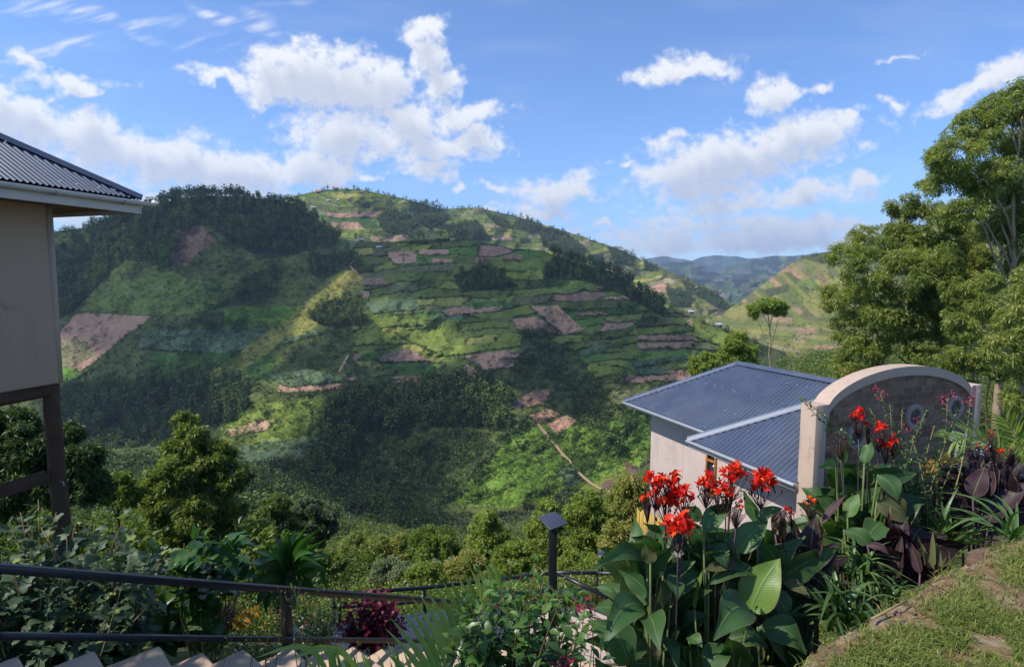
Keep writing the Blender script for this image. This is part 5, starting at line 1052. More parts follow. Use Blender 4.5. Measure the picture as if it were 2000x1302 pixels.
VH = [(562,387,9,'roof_tin','white tin roofed house on the left shoulder of the village hill'),(624,375,11,'roof_red','orange roofed house left of the village hill summit'),(656,370,11,'roof_red','orange roofed house on the village hill summit'),
 (676,370,8,'roof_red','small orange roofed house just right of the summit'),(641,394,7,'roof_tin','left of two white roofed houses below the summit'),(661,392,6,'roof_tin','right of two white roofed houses below the summit'),
 (679,391,6,'roof_red','small orange roofed house below the summit'),(612,407,7,'roof_tin','pale roofed house low on the village hill left side'),(707,376,5,'roof_tin','tiny white roofed house right of the summit'),(788,396,6,'roof_tin','tiny pale roofed house by the trees on the far ridge'),
 (1300,554,7,'roof_tin','white house among trees on the far right valley side'),(1360,562,5,'roof_tin','tiny house low on the far valley side')]
for x, y, w_, rf, lb in VH:
    p = at(x, y, Cdepth(np.array(float(x)), np.array(float(y)))); small_house('village_house', lb, p, w_, w_ * .65, 2.6, rf, random.uniform(-.3, .3), 'village houses on the far hill')
for x, y, w_, rf, lb in [(628,461,8,'roof_tin','white roofed house below the woods on the saddle'),(706,471,6,'roof_tin','blue grey roofed house by the saddle'),(741,486,6,'roof_tin','hut with pale front on the terraced crest'),(884,471,6,'house_wall','brown hut behind bushes on the crest'),
                     (1404,637,6,'roof_tin','white roofed house on the sunlit spur at the right'),(1350,612,5,'roof_tin','small hut among trees on the sunlit spur')]:
    small_house('hillside_house', lb, Bpos(float(x), float(y)), w_, w_ * .65, 2.4, rf, random.uniform(-.3, .3), 'huts on the opposite hillside')
# ------------------------------------------------------------------ garden plants
rg = np.random.default_rng(77)
leafmat('canna_leaf', [(0, (.022, .055, .016)), (.3, (.04, .095, .026)), (.55, (.062, .135, .04)), (.75, (.11, .20, .04)), (1, (.22, .32, .05))], .32, .42, .35, veins=True)
leafmat('canna_olive', [(0, (.06, .065, .025)), (.5, (.12, .12, .045)), (1, (.24, .19, .09))], .3, .55, .3, veins=True)
leafmat('canna_purple', [(0, (.014, .007, .012)), (.5, (.030, .014, .024)), (1, (.075, .032, .042))], .15, .5, .3, veins=True, tr_col=(1.6, .5, .7))
leafmat('petal_red', [(0, (.50, .012, .008)), (.6, (.80, .030, .014)), (1, (.85, .10, .02))], .35, .5, .25, tr_col=(1.2, .4, .3))
leafmat('petal_orange', [(0, (.75, .05, .01)), (1, (.85, .16, .03))], .35, .5, .25, tr_col=(1.2, .6, .3))
leafmat('shrub_leaf', [(0, (.02, .055, .012)), (.5, (.045, .11, .022)), (.8, (.09, .18, .03)), (1, (.16, .25, .05))], .32, .38, .5)
leafmat('lobed_leaf', [(0, (.030, .055, .028)), (.5, (.055, .095, .048)), (.9, (.095, .14, .07)), (1, (.20, .24, .06))], .25, .55, .35)
leafmat('crimson_leaf', [(0, (.05, .006, .014)), (.5, (.13, .012, .032)), (1, (.26, .03, .06))], .3, .45, .4, tr_col=(1.5, .3, .4))
leafmat('frond_leaf', [(0, (.12, .18, .04)), (.5, (.21, .29, .08)), (1, (.32, .40, .13))], .35, .45, .4)
leafmat('strap_leaf', [(0, (.025, .06, .02)), (.5, (.06, .12, .03)), (1, (.12, .20, .05))], .3, .38, .5)
leafmat('rosette_leaf', [(0, (.02, .06, .012)), (.5, (.045, .12, .02)), (1, (.09, .19, .035))], .3, .35, .5)
leafmat('rust_leaf', [(0, (.07, .03, .015)), (.5, (.15, .07, .03)), (1, (.26, .15, .06))], .25, .6, .3)
leafmat('gold_frond', [(0, (.35, .17, .03)), (1, (.55, .32, .06))], .35, .6, .2)
leafmat('petal_blue', [(0, (.30, .38, .75)), (1, (.45, .52, .85))], .3, .6, .2)
leafmat('petal_pink', [(0, (.30, .03, .07)), (1, (.5, .08, .15))], .3, .6, .2)
leafmat('seed_head', [(0, (.02, .012, .012)), (.6, (.055, .028, .022)), (1, (.12, .06, .04))], .1, .7, .2)
CAMV = np.array([0, 0, 0.])
def leaf(mb, base, tip, width, t=.5, roll=0., sag=.15, fold=.25, nu=9, shape='canna', ripple=.06, rg=rg, side=None, nw=3):
    """one modelled leaf: curved midrib from base to tip, folded blade, wavy edge"""
    b, e = np.array(base, float), np.array(tip, float); d = e - b; L = np.linalg.norm(d); u = np.linspace(0, 1, nu)
    view = nrm(-(b + e) / 2); n0 = view - d / L * np.dot(view, d / L); n0 = n0 / (np.linalg.norm(n0) + 1e-9)
    s0 = np.cross(d / L, n0)
    if side is not None: s0 = np.array(side, float); s0 -= d / L * np.dot(s0, d / L); s0 = nrm(s0); n0 = np.cross(s0, d / L)
    c, s_ = math.cos(roll), math.sin(roll); S = s0 * c + n0 * s_; Nn = n0 * c - s0 * s_
    up = z3 - d / L * d[2] / L; nu_ = np.linalg.norm(up); up = up / nu_ if nu_ > .15 else n0
    C = b + d * u[:, None] + up * (np.sin(u * np.pi) * sag * L)[:, None]
    if shape == 'canna': w = np.sin(np.pi * np.clip(u, 0, 1) ** .74) ** .85 * (1 - .25 * u ** 4)
    elif shape == 'strap': w = np.minimum(1, u * 7 + .45) * (1 - u ** 3.2)
    elif shape == 'lobed': w = np.sin(np.pi * u ** .75) ** .6 * (.50 + .5 * np.abs(np.sin(u * np.pi * 2.6 + .35)))
    elif shape == 'lance': w = np.sin(np.pi * u ** .7) ** 1.0
    elif shape == 'heart': w = np.sin(np.pi * np.clip(u * .92 + .08, 0, 1) ** .55) ** .8
    else: w = np.sin(np.pi * u ** .9)
    w = np.maximum(w, .02) * width / 2; q_ = np.linspace(-1, 1, 2 * nw - 1)
    ph = rg.uniform(0, 6); rp_ = ripple * width * np.sin(u * 11 + ph)[:, None] * (q_ ** 2)[None] * np.where(q_ > 0, 1, -1)[None]
    G = C[:, None] + S * (w[:, None] * q_[None])[..., None] * math.cos(fold) + Nn * ((np.abs(q_)[None] ** 1.3 * w[:, None]) * math.sin(fold) * 1. + rp_)[..., None]
    U = np.stack([np.broadcast_to(q_[None], (nu, len(q_))), np.broadcast_to(u[:, None], (nu, len(q_))), np.full((nu, len(q_)), .01)], -1)
    mb.grid(G, t=t, U=U)
def ground(px, D): return Apos(float(px), float(D))
def curve(a, b, k=6, bow=(0, 0, 0)):
    q_ = np.linspace(0, 1, k)[:, None]; return np.array(a) + (np.array(b) - np.array(a)) * q_ + np.array(bow) * np.sin(q_ * np.pi)
def floret(mb, c, r, rg, t=.5, up=.6):
    ax = nrm(rg.standard_normal(3) + z3 * up); a0 = nrm(np.cross(ax, rg.standard_normal(3))); b0 = np.cross(ax, a0); n_ = rg.integers(4, 6)
    for k in range(n_):
        a = 2 * np.pi * k / n_ + rg.normal(0, .25); out_ = a0 * math.cos(a) + b0 * math.sin(a); tip = c + (ax * rg.uniform(.5, 1.0) + out_ * rg.uniform(.5, 1.0)) * r
        leaf(mb, c - ax * r * .1, tip, r * rg.uniform(.5, .75), t=np.clip(t + rg.normal(0, .25), 0, 1), roll=rg.uniform(-1, 1), sag=rg.uniform(-.1, .25), fold=rg.uniform(.1, .5), nu=6, shape='heart', ripple=.10, rg=rg, side=np.cross(ax, out_), nw=2)
def flower_head(T, px, py, D, rpx, n, m='petal_red', buds=True, base=None, stem='stem_purple', r_st=.0048, label=None, bow=None):
    """a canna's flower head: florets over buds and dark seed pods, on its stalk"""
    c = at(px, py, D); r = rpx * 1.22 / F * D; rr = np.random.default_rng(int(px * 7 + py)); mb = MB()
    for k in range(int(n * 2.3)):
        o_ = rr.standard_normal(3) * [1, .8, .8]; o_ = o_ / (np.linalg.norm(o_) + .6); floret(mb, c + o_ * r * .85, r * rr.uniform(.38, .60), rr, rr.random())
    if n: mb.build('flower_head', m, T, smooth=True)
    b = base if base is not None else T['b']; st = MB(); P = curve(b, c - z3 * r * .5, 7, (rr.normal(0, .02), 0, 0) if bow is None else bow); st.tube(P, np.linspace(r_st * 1.3, r_st * .7, 7), 7)
    st.build('stem', stem, T, smooth=True)
    if buds:
        mb = MB()
        for k in range(26):
            q_ = c + rr.standard_normal(3) * [.5, .4, .35] * r - z3 * r * rr.uniform(.1, 1.2); e = q_ + (rr.standard_normal(3) * .35 + z3) * r * .25
            mb.tube([q_, (q_ + e) / 2, e], [.002, r * .07, .001], 5, t=rr.random()); mb.tube([P[-2] * .4 + P[-1] * .6, q_], .0016, 4, t=.4)
        mb.build('seed_pods', 'seed_head', T, smooth=True)
def plant(name, label, px, D, cat, group=None, base=None):
    b = ground(px, D) if base is None else np.array(base, float); T = thing(name, b, label, cat, group, absolute=True); T['b'] = [float(v) for v in b]; return T
def stemleaf(mbs, T, b, bx):  # stalk from the plant's foot to a leaf base
    P = curve(T, b, 6, (0, 0, 0)); mbs.tube(P, np.linspace(.011, .006, 6), 6)
def canna(name, label, px, D, leaves, heads=(), filler=0, fill=None, lm='canna_leaf', stem='stem_green', group='canna plants in the flower bed', seed=0, ft=(.1, .5)):
    T = plant(name, label, px, D, 'plant', group); rr = np.random.default_rng(seed + 500); mb = MB(); alt = {}; sm_ = MB(); foot = np.array(T['b'])
    for lf in leaves:
        bx, by, tx, ty, w_, db, dt, t_, roll, sag = (list(lf) + [0.] * 10)[:10]; mm = lf[10] if len(lf) > 10 else lm; b = at(bx, by, D + db); e = at(tx, ty, D + dt)
        M_ = mb if mm == lm else alt.setdefault(mm, MB()); leaf(M_, b, e, w_ / F * D, t_, roll, sag, .28, 11, rg=rr)
        stemleaf(sm_, foot + rr.normal(0, .04, 3) * [1, 1, 0], b, 0)
    for k in range(int(filler * 4.2)):
        cx, cy, hx, hy = fill; a = rr.uniform(-2.6, -.5); bx, by = cx + rr.uniform(-.6, .6) * hx, cy + rr.uniform(-.2, 1) * hy; L = rr.uniform(85, 140); dd = rr.uniform(.1, .55); b = at(bx, by, D + dd); e = at(bx + L * math.cos(a) * 1.1, by + L * math.sin(a) * .8, D + dd + rr.uniform(-.2, .3))
        leaf(mb, b, e, rr.uniform(46, 78) / F * D, rr.uniform(*ft), rr.uniform(-.7, .7), rr.uniform(.02, .25), .3, 9, rg=rr)
    if filler >= 13 and D < 3.3:
        for k in range(26):
            a = rr.uniform(-2.9, -.25); bx = fill[0] + rr.uniform(-1, 1) * 62; by = rr.uniform(1285, 1400); L = rr.uniform(80, 130); dd = rr.uniform(-.1, .5)
            leaf(mb, at(bx, by, D + dd), at(bx + L * math.cos(a), by + L * math.sin(a) * .9, D + dd + rr.uniform(-.2, .2)), rr.uniform(50, 80) / F * D, rr.uniform(.1, .5), rr.uniform(-.7, .7), rr.uniform(.05, .3), .3, 9, rg=rr)
    mb.build('foliage', lm, T, smooth=True)
    for mm, M_ in alt.items(): M_.build('withered_leaves' if mm == 'canna_olive' else 'dark_leaves', mm, T, smooth=True)
    sm_.build('stalks', stem, T, smooth=True)
    for h in heads: flower_head(T, *h[:5], **(h[5] if len(h) > 5 else {}))
    return T
canna('canna_plant', 'green leaved red canna at the left front with the lowest flower head', 1285, 2.95, [
 (1262,1090,1158,1114,36,.05,-.1,.48,.3,.22),(1270,1165,1208,1112,44,.0,.1,.42,.5,.1),(1256,1181,1180,1258,62,0,-.25,.5,.1,.25),(1262,1200,1288,1270,58,0,-.3,.42,.2,.2),(1312,1120,1322,1174,42,.1,-.05,.34,.6,.1),
 (1287,1077,1233,1048,38,.15,.2,.22,.4,.1),(1292,1040,1256,1021,26,.1,.1,.35,.9,.1),(1296,1090,1290,1040,24,.05,.1,.5,1.0,.05),(1299,1240,1325,1308,34,0,-.2,.45,.6,.1),(1262,1235,1233,1296,40,.05,-.1,.30,.5,.1),
 (1270,1100,1258,1062,34,.0,.0,.3,.2,.05,'canna_olive'),(1298,1130,1292,1190,44,.05,.0,.2,.9,.1,'canna_olive'),(1275,1240,1284,1300,26,0,-.1,.7,.8,.1,'canna_olive'),(1240,1125,1180,1085,40,.25,.3,.3,.2,.2)],
 [(1325,1022,2.85,30,9,{'bow': (.03, 0, 0)}),(1278,938,3.1,22,5),(1308,932,3.15,20,5),(1262,975,3.1,11,2),(1340,965,3.1,20,5),(1300,965,3.15,30,6)], 13, (1275,1140,75,125), seed=1)
canna('canna_plant', 'red canna with two tall heads in front of the narrow window', 1385, 3.1, [
 (1374,1039,1430,984,42,.05,.15,.55,.15,.12),(1357,1190,1374,1108,20,-.05,0,.78,1.1,.02),(1385,1062,1420,1110,40,.1,.0,.18,.2,.2),(1377,1112,1470,1122,28,0,.1,.3,.3,.15,'canna_olive'),(1383,1140,1503,1136,34,0,.1,.25,.5,.2),
 (1466,1190,1394,1250,72,-.15,-.35,.44,.15,.25),(1345,1240,1372,1264,30,-.1,-.2,.5,.4,.1),(1377,1306,1430,1266,52,-.2,-.1,.36,.3,.15),(1340,1000,1368,1012,30,.2,.2,.3,.3,.1),(1372,1015,1330,990,36,.25,.3,.42,.4,.1)],
 [(1378,940,3.2,20,6),(1402,955,3.2,20,6),(1433,925,3.25,22,7),(1418,960,3.2,16,4),(1442,987,3.15,12,3)], 16, (1400,1130,75,130), seed=2)
canna('canna_plant', 'red canna with the big bright sunlit leaf', 1480, 3.2, [
 (1464,1196,1524,1090,80,-.1,-.05,.82,.1,.06),(1442,1080,1500,1016,52,.0,.1,.58,.15,.1),(1478,1022,1452,957,32,.15,.2,.45,.6,.05),(1480,1224,1574,1278,60,-.1,-.2,.42,.3,.25),(1480,1016,1530,992,28,.1,.1,.5,.5,.1),  # first leaf: its sunlight is put into a brighter leaf tone
 (1418,1255,1503,1268,42,-.2,-.2,.25,.3,.25),(1527,1133,1583,1168,28,.1,0,.5,.5,.1,'canna_olive'),(1520,1076,1587,1066,22,.2,.2,.6,.8,.1,'canna_olive'),(1500,1150,1540,1210,46,.0,-.1,.30,.4,.15),(1440,1110,1400,1070,44,.1,.2,.35,.3,.1)],
 [(1487,940,3.3,26,8)], 14, (1490,1140,62,120), seed=3)
canna('purple_canna', 'near purple leaved canna between the green cannas and the strap leaves', 1585, 3.4, [
 (1580,1092,1592,1006,48,0,.0,.5,.3,.06),(1512,1034,1538,992,30,.1,.1,.6,.4,.05),(1605,1022,1654,965,16,.1,.2,.9,.5,.05),(1600,1112,1634,1082,34,0,.0,.6,.3,.1),(1530,1090,1548,1035,30,.1,.1,.3,.4,.05),(1560,1070,1545,1010,26,.2,.2,.35,.5,.05),
 (1570,1150,1540,1090,40,.1,.1,.3,.5,.1),(1600,1160,1640,1120,36,.1,.1,.3,.5,.1)], [(1543,993,3.5,11,3),(1582,980,3.5,13,3,{'m': 'petal_orange'}),(1430,1006,3.4,5,1)], 8, (1575,1150,45,60), lm='canna_purple', stem='stem_purple', seed=4, ft=(.1, .5))
for T_, (hx, hy) in (('seed', (1690, 812)),): pass
canna('canna_plant', 'tall green canna with red heads before the stone wall', 1670, 3.9, [
 (1633,906,1598,913,20,0,-.05,.6,.4,.1),(1688,905,1702,858,30,.05,.1,.45,.4,.05),(1645,905,1640,862,26,.1,.1,.4,.5,.05),(1715,926,1754,978,38,0,-.1,.36,.2,.15),(1632,1002,1594,966,32,.05,.1,.4,.3,.1),(1655,1010,1678,963,30,-.05,0,.68,.3,.05),
 (1700,1052,1626,1003,28,0,.05,.5,.4,.15),(1648,1034,1704,1082,34,-.1,-.2,.45,.3,.2),(1722,1020,1690,1060,50,-.05,-.15,.5,.1,.1),(1738,1042,1780,1026,20,-.05,-.05,.6,.7,.12),(1645,1050,1608,1048,22,0,0,.5,.5,.1),(1664,1080,1640,1120,30,-.1,-.15,.4,.3,.1),
 (1712,978,1770,1022,52,-.05,-.1,.35,.2,.15,'canna_olive'),(1680,990,1708,950,34,.1,.15,.35,.4,.05),(1730,960,1705,925,28,.1,.15,.4,.3,.05),(1700,1090,1735,1050,36,0,.05,.45,.3,.1)],
 [(1678,808,4.0,16,5,{'bow': (.0, 0, 0)}),(1696,828,4.0,9,3),(1720,838,4.1,14,4),(1735,862,4.1,15,5),(1748,855,4.1,11,3),(1728,936,4.0,5,1),(1640,850,4.0,18,0)], 24, (1690,1000,70,95), seed=5)
canna('purple_canna', 'purple leaved canna drooping over the corner of the terrace wall', 1765, 3.55, [
 (1750,1130,1762,1046,24,0,.0,.7,.5,.05),(1797,1120,1766,1044,22,-.05,.05,.8,.4,.05),(1694,1063,1738,1084,18,0,-.05,.9,.5,.15),(1752,1060,1735,1012,18,.1,.1,.6,.6,.05),(1735,1130,1700,1090,26,.05,.1,.3,.4,.1)], [], 6, (1755,1110,40,40), lm='canna_purple', stem='stem_purple', seed=6)
canna('purple_canna', 'large clump of black purple canna at the right edge', 1900, 4.3, [
 (1900,1010,1838,925,34,0,.0,.5,.4,.08),(1905,1000,1862,900,34,.1,.1,.4,.5,.05),(1910,990,1893,868,36,.0,.1,.55,.4,.03),(1920,985,1935,890,36,0,.1,.6,.3,.03),(1930,990,1962,895,34,.1,.1,.5,.4,.05),(1945,1000,1995,900,36,.1,.1,.45,.3,.08),
 (1890,1010,1832,972,28,-.05,-.1,.6,.5,.2),(1890,1020,1828,998,26,-.1,-.1,.5,.5,.2),(1950,1010,2012,940,40,0,-.0,.6,.3,.1),(1900,970,1925,910,40,-.1,-.1,.7,.2,.02),(1930,1020,1975,965,38,-.1,-.1,.5,.3,.08),(1880,1000,1850,945,30,-.1,-.05,.6,.2,.05)],
 [(1938,848,4.4,7,2),(1910,871,4.4,6,2),(1928,875,4.4,6,2),(1955,883,4.3,8,3),(1975,875,4.4,5,1),(1942,876,4.4,5,1)], 20, (1925,990,75,50), lm='canna_purple', stem='stem_purple', seed=7)

# ------------------------------------------------------------------ shrubs with modelled leaves
def shrub(name, label, px, D, tips, leaflen, leafw, per, leafm, stemm, seed, cat='shrub', shape='canna', spread=.9, droop=.1, rad=.004, tr=(.2, .8), toplight=.3, start=.25, nu=5, group=None, foot=None, whorl=2, jit=.35, fdir=None):
    """stems from one foot to given tips (px, py, depth offset), leaves along each"""
    T = plant(name, label, px, D, cat, group, base=foot); f = np.array(T['b']); rr = np.random.default_rng(seed); st = MB(); mb = MB()
    for (x, y, dd) in tips:
        e = at(x, y, D + dd); bow = rr.normal(0, .06, 3) * np.linalg.norm(e - f) * [1, 1, .2]; P = curve(f + rr.normal(0, .05, 3) * [1, 1, 0], e, 9, bow); st.tube(P, np.linspace(rad * 1.5, rad * .4, 9), 5)
        dirn = nrm(P[-1] - P[-3])
        for k in range(per):
            u_ = start + (1 - start) * (k + rr.random()) / per; p = np.array([np.interp(u_, np.linspace(0, 1, 9), P[:, i]) for i in range(3)])
            for j in range(whorl):
                a = k * 2.4 + j * 2 * np.pi / whorl + rr.normal(0, .3); s1 = nrm(np.cross(dirn, [.3, .2, 1.])); s2 = np.cross(dirn, s1); o_ = s1 * math.cos(a) + s2 * math.sin(a)
                L = leaflen * rr.uniform(.65, 1.2) * (1 - .35 * sstep(.85, 1., u_)); dl = nrm(o_ * spread + dirn * (.35 + .9 * sstep(.9, 1., u_)) + rr.normal(0, jit, 3) - z3 * droop)
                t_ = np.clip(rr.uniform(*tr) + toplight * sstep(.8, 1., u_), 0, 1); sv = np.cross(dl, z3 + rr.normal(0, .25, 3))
                leaf(mb, p + dl * L * .08, p + dl * L, leafw * L, t_, 0, rr.uniform(.02, .16), rr.uniform(.1, .4), nu, shape, .05, rr, side=sv, nw=2 if shape != 'lobed' else 2)
    st.build('stems', stemm, T, smooth=True); mb.build('foliage', leafm, T, smooth=True); return T
rr = np.random.default_rng(9)
tips = [(960,1072,.3),(1000,1092,.2),(1046,1090,.25),(905,1168,.1),(872,1232,0),(935,1118,.15),(1100,1128,.1),(1139,1108,.05),(1128,1160,0),(862,1290,-.05),(1150,1290,-.1),(1175,1265,-.1),(985,1130,.1),(1020,1120,.1),(1062,1128,.1),(1085,1150,.05),(900,1210,0),(1158,1230,-.05)]
for _ in range(58):
    a = rr.uniform(0, 2 * np.pi); q_ = rr.random() ** .5; tips.append((1012 + 150 * q_ * math.cos(a), 1225 + 105 * q_ * math.sin(a), rr.uniform(-.3, .25)))
shrub('green_shrub', 'dense glossy green shrub at the bottom centre', 1015, 2.7, tips, .085, .50, 9, 'shrub_leaf', 'stem_brown', 10, start=.45, foot=at(1015, 1500, 2.75))
# crimson shrub behind the stair railing
tips = [(735 + rr.normal(0, 26), 1150 + rr.uniform(0, 75), rr.uniform(-.25, .25)) for _ in range(52)] + [(735, 1146, 0), (750, 1150, 0), (775, 1180, 0), (782, 1215, 0), (715, 1160, 0), (700, 1200, 0)] + [(690 + rr.normal(0, 14), 1222 + rr.uniform(-14, 14), rr.uniform(-.2, .2)) for _ in range(16)]
shrub('crimson_shrub', 'dark crimson leaved shrub behind the stair railing', 738, 7.2, tips, .13, .5, 7, 'crimson_leaf', 'stem_brown', 11, start=.45, foot=at(740, 1290, 7.2), toplight=.1)
shrub('crimson_plant', 'small red leaved plant at the foot of the landing right of the green shrub', 1150, 3.1, [(1142, 1172, 0), (1155, 1190, 0), (1135, 1185, 0), (1162, 1200, 0)], .075, .42, 3, 'crimson_leaf', 'stem_brown', 12, start=.9, foot=at(1120, 1500, 2.9), droop=.9, tr=(.2, .8))
shrub('crimson_plant', 'little crimson plant low against the bottom edge by the landing', 1105, 2.5, [(1100, 1285, 0), (1112, 1292, 0), (1090, 1295, 0)], .07, .45, 5, 'crimson_leaf', 'stem_brown', 13, start=.7, foot=at(1105, 1500, 2.5))
# the big soft shrub at the left, lobed leaves on furry tan stems
simple('stem_tan', (.26, .19, .09), .9, .1, var=.3, scale=20)
tips = [(75,975,0),(40,1000,.1),(110,1000,.1),(150,1010,.1),(185,1020,.2),(245,1005,.2),(240,1045,0),(15,1020,0),(80,1030,-.1),(130,1040,-.1),(330,1075,.1),(300,1090,0),(200,1060,-.1),(160,1080,-.2),(60,1070,-.2)]
for _ in range(95): tips.append((rr.uniform(-60, 330), 1030 + rr.random() ** .8 * 250, rr.uniform(-.5, .5)))
shrub('lobed_shrub', 'large grey green shrub with lobed leaves behind the handrail at the left', 130, 4.6, tips, .15, .74, 8, 'lobed_leaf', 'stem_tan', 14, shape='lobed', start=.5, nu=12, foot=at(130, 1420, 4.8), rad=.008, spread=1., droop=.25, tr=(.1, .85))
mb = MB()
for x, y in ((197, 1097), (206, 1100), (214, 1094), (220, 1101), (212, 1104), (203, 1094)):
    c = at(x, y, 4.15); q_ = np.linspace(-1, 1, 7); mb.tube(c + z3 * (q_ * .017)[:, None], np.sqrt(np.clip(1 - q_ ** 2, .02, 1)) * .017, 10)
BR = thing('berry_cluster', at(207, 1098, 4.15), 'cluster of small round green fruits just above the handrail', 'fruit'); COL.objects.unlink(BR); bpy.data.objects.remove(BR)
simple('green_fruit', (.22, .30, .06), .4, .4, var=.15, scale=30)
o = mb.build('fruit_cluster', 'green_fruit', smooth=True); tag(o, 'cluster of small round green fruits just above the handrail', 'fruit')
tips = [(385,1035,0),(400,1050,0),(430,1045,0),(455,1060,0),(360,1060,0),(410,1080,-.1),(440,1085,0),(375,1090,0),(395,1110,-.1),(345,1100,0),(460,1040,.1)]
shrub('broad_leaf_bush', 'bush with heart shaped leaves left of the rosette plant', 400, 5.2, tips, .26, .66, 4, 'rosette_leaf', 'stem_green', 15, shape='heart', start=.6, nu=8, foot=at(400, 1330, 5.3), droop=.4, tr=(.0, .5), rad=.007)
T = plant('broad_leaf_clump', 'low clump of long broad dark leaves under the lobed shrub', 330, 5.4, 'plant', base=at(335, 1300, 5.4)); mb = MB()
for bx, by, tx, ty, w_ in ((340,1215,385,1145,34),(350,1230,432,1188,34),(330,1210,300,1140,30),(320,1220,280,1175,28),(345,1240,430,1225,30),(360,1245,400,1270,28),(325,1240,250,1235,30),(335,1215,345,1130,26),(310,1245,270,1280,30),(380,1250,440,1260,24),(100,1260,60,1215,30),(120,1280,180,1240,32)): leaf(mb, at(bx, by, 5.4), at(tx, ty, 5.3 + rr.normal(0, .2)), w_ / F * 5.4, rr.uniform(.1, .6), rr.uniform(-.5, .5), .12, .25, 9, rg=rr)
for _ in range(26):
    a = rr.uniform(-3.0, -.1); bx, by = 335 + rr.uniform(-60, 70), 1262 + rr.uniform(-15, 20); leaf(mb, at(bx, by, 5.5), at(bx + 90 * math.cos(a), by + 70 * math.sin(a), 5.5 + rr.normal(0, .3)), .13, rr.uniform(.0, .45), rr.uniform(-.8, .8), .15, .25, 9, rg=rr)
mb.build('foliage', 'canna_leaf', T, smooth=True)
# rosette plant
T = plant('rosette_plant', 'dark green rosette plant with long leaves behind the railing post', 565, 7., 'plant', base=at(568, 1260, 7.)); mb = MB()
st = MB(); st.tube(curve(at(568, 1265, 7.), at(563, 1118, 7.)), .035, 8); st.build('stem', 'bark_dark', T, smooth=True)
tp = [(520,1062),(535,1040),(555,1032),(577,1030),(598,1028),(628,1032),(640,1050),(622,1065),(500,1075),(510,1095),(645,1085),(560,1045),(590,1045),(545,1060),(575,1060),(605,1050),(530,1080),(610,1080),(590,1070),(550,1075),(565,1035)]
for x, y in tp: leaf(mb, at(563 + (x - 563) * .08, 1116 + rr.uniform(-6, 4), 7.), at(x, y, 7. + rr.normal(0, .25)), 20 / F * 7, rr.uniform(.35, .95), rr.uniform(-.8, .8), .10, .35, 9, 'lance', rg=rr)
for x, y in [(478,1108),(495,1112),(640,1118),(655,1105),(470,1165),(500,1190),(520,1200),(545,1205),(600,1175),(640,1150),(485,1140),(625,1165),(575,1200)]: leaf(mb, at(563 + (x - 563) * .06, 1122 + rr.uniform(0, 22), 7.), at(x, y, 6.9 + rr.normal(0, .25)), 26 / F * 7, rr.uniform(0, .4), rr.uniform(-.6, .6), .22, .3, 9, 'lance', rg=rr)
mb.build('foliage', 'rosette_leaf', T, smooth=True)
shrub('rust_bush', 'rusty brown leaved bush below the handrail left of the post', 430, 6., [(430 + rr.normal(0, 24), 1195 + rr.normal(0, 18), rr.uniform(-.2, .2)) for _ in range(40)], .07, .4, 7, 'rust_leaf', 'stem_brown', 16, start=.4, foot=at(430, 1260, 6.))
def frond(name, label, P, leafl, n, D, mm, seed, w_=.035, angle=.9, base=None, mstem='stem_green', both=True, cat='palm frond'):
    """a feather frond: leaflets along a curved rib"""
    rr = np.random.default_rng(seed); Q_ = np.array([at(x, y, D + d) for x, y, d in P]); k = np.linspace(0, 1, 14); kp = np.linspace(0, 1, len(Q_)); C = np.stack([np.interp(k, kp, Q_[:, i]) for i in range(3)], 1)
    T = plant(name, label, P[0][0], D, cat, base=C[0] if base is None else base); st = MB(); st.tube(C, np.linspace(.008, .003, 14), 6); st.build('rib', mstem, T, smooth=True); mb = MB()
    for j in range(n):
        u_ = .06 + .94 * j / (n - 1); p = np.array([np.interp(u_, k, C[:, i]) for i in range(3)]); d = nrm(np.array([np.interp(min(u_ + .05, 1), k, C[:, i]) for i in range(3)]) - np.array([np.interp(u_ - .05, k, C[:, i]) for i in range(3)]))
        view = nrm(-p); s_ = np.cross(d, view)
        for sg in ((1, -1) if both else (1,)):
            dl = nrm(s_ * sg * math.sin(angle) + d * math.cos(angle) + rr.normal(0, .07, 3)); L = leafl * (1 - .45 * abs(u_ - .4)) * rr.uniform(.9, 1.1)
            leaf(mb, p, p + dl * L - z3 * L * .08, w_, rr.uniform(.2, .9), rr.uniform(-.5, .5), .06, .3, 6, 'lance', 0, rr, nw=2)
    mb.build('leaflets', mm, T, smooth=True); return T
frond('fern_frond', 'golden yellow fern frond left of the railing post', [(455, 1228, 0), (475, 1208, 0), (505, 1192, 0)], .11, 24, 5.6, 'gold_frond', 17, .018, 1.1)
frond('fern_frond', 'withered orange palm frond before the stone wall', [(1885, 905, 0), (1850, 895, 0), (1815, 912, 0)], .11, 18, 4.4, 'gold_frond', 18, .014, .6)
# the pale palm frond at bottom centre, its leaflets standing up like a comb
T = plant('palm_frond', 'pale green palm frond with comb like upright leaflets at the bottom centre', 850, 3., 'palm frond', base=at(870, 1420, 2.9)); mb = MB(); st = MB()
rib = np.array([at(x, y, d) for x, y, d in ((870,1420,2.9),(865,1345,2.95),(885,1290,3.0),(915,1240,3.1),(950,1190,3.2),(985,1140,3.35))]); st.tube(rib, np.linspace(.012, .004, 6), 7); st.build('rib', 'stem_green', T, smooth=True)
TP = [(742,1262),(752,1225),(762,1205),(778,1182),(788,1170),(803,1163),(818,1158),(832,1150),(848,1140),(862,1130),(875,1124),(890,1118),(903,1112),(918,1108),(932,1104),(946,1098),(958,1094)]
for j, (x, y) in enumerate(TP):
    u_ = j / (len(TP) - 1) * .96; b = np.array([np.interp(u_, np.linspace(0, 1, 6), rib[:, i]) for i in range(3)]); leaf(mb, b, at(x, y, b[1] - .05), .040 + .004 * math.sin(j), rr.uniform(.35, .8), rr.uniform(-.5, .3), .05, .35, 9, 'lance', 0, rr, nw=2)
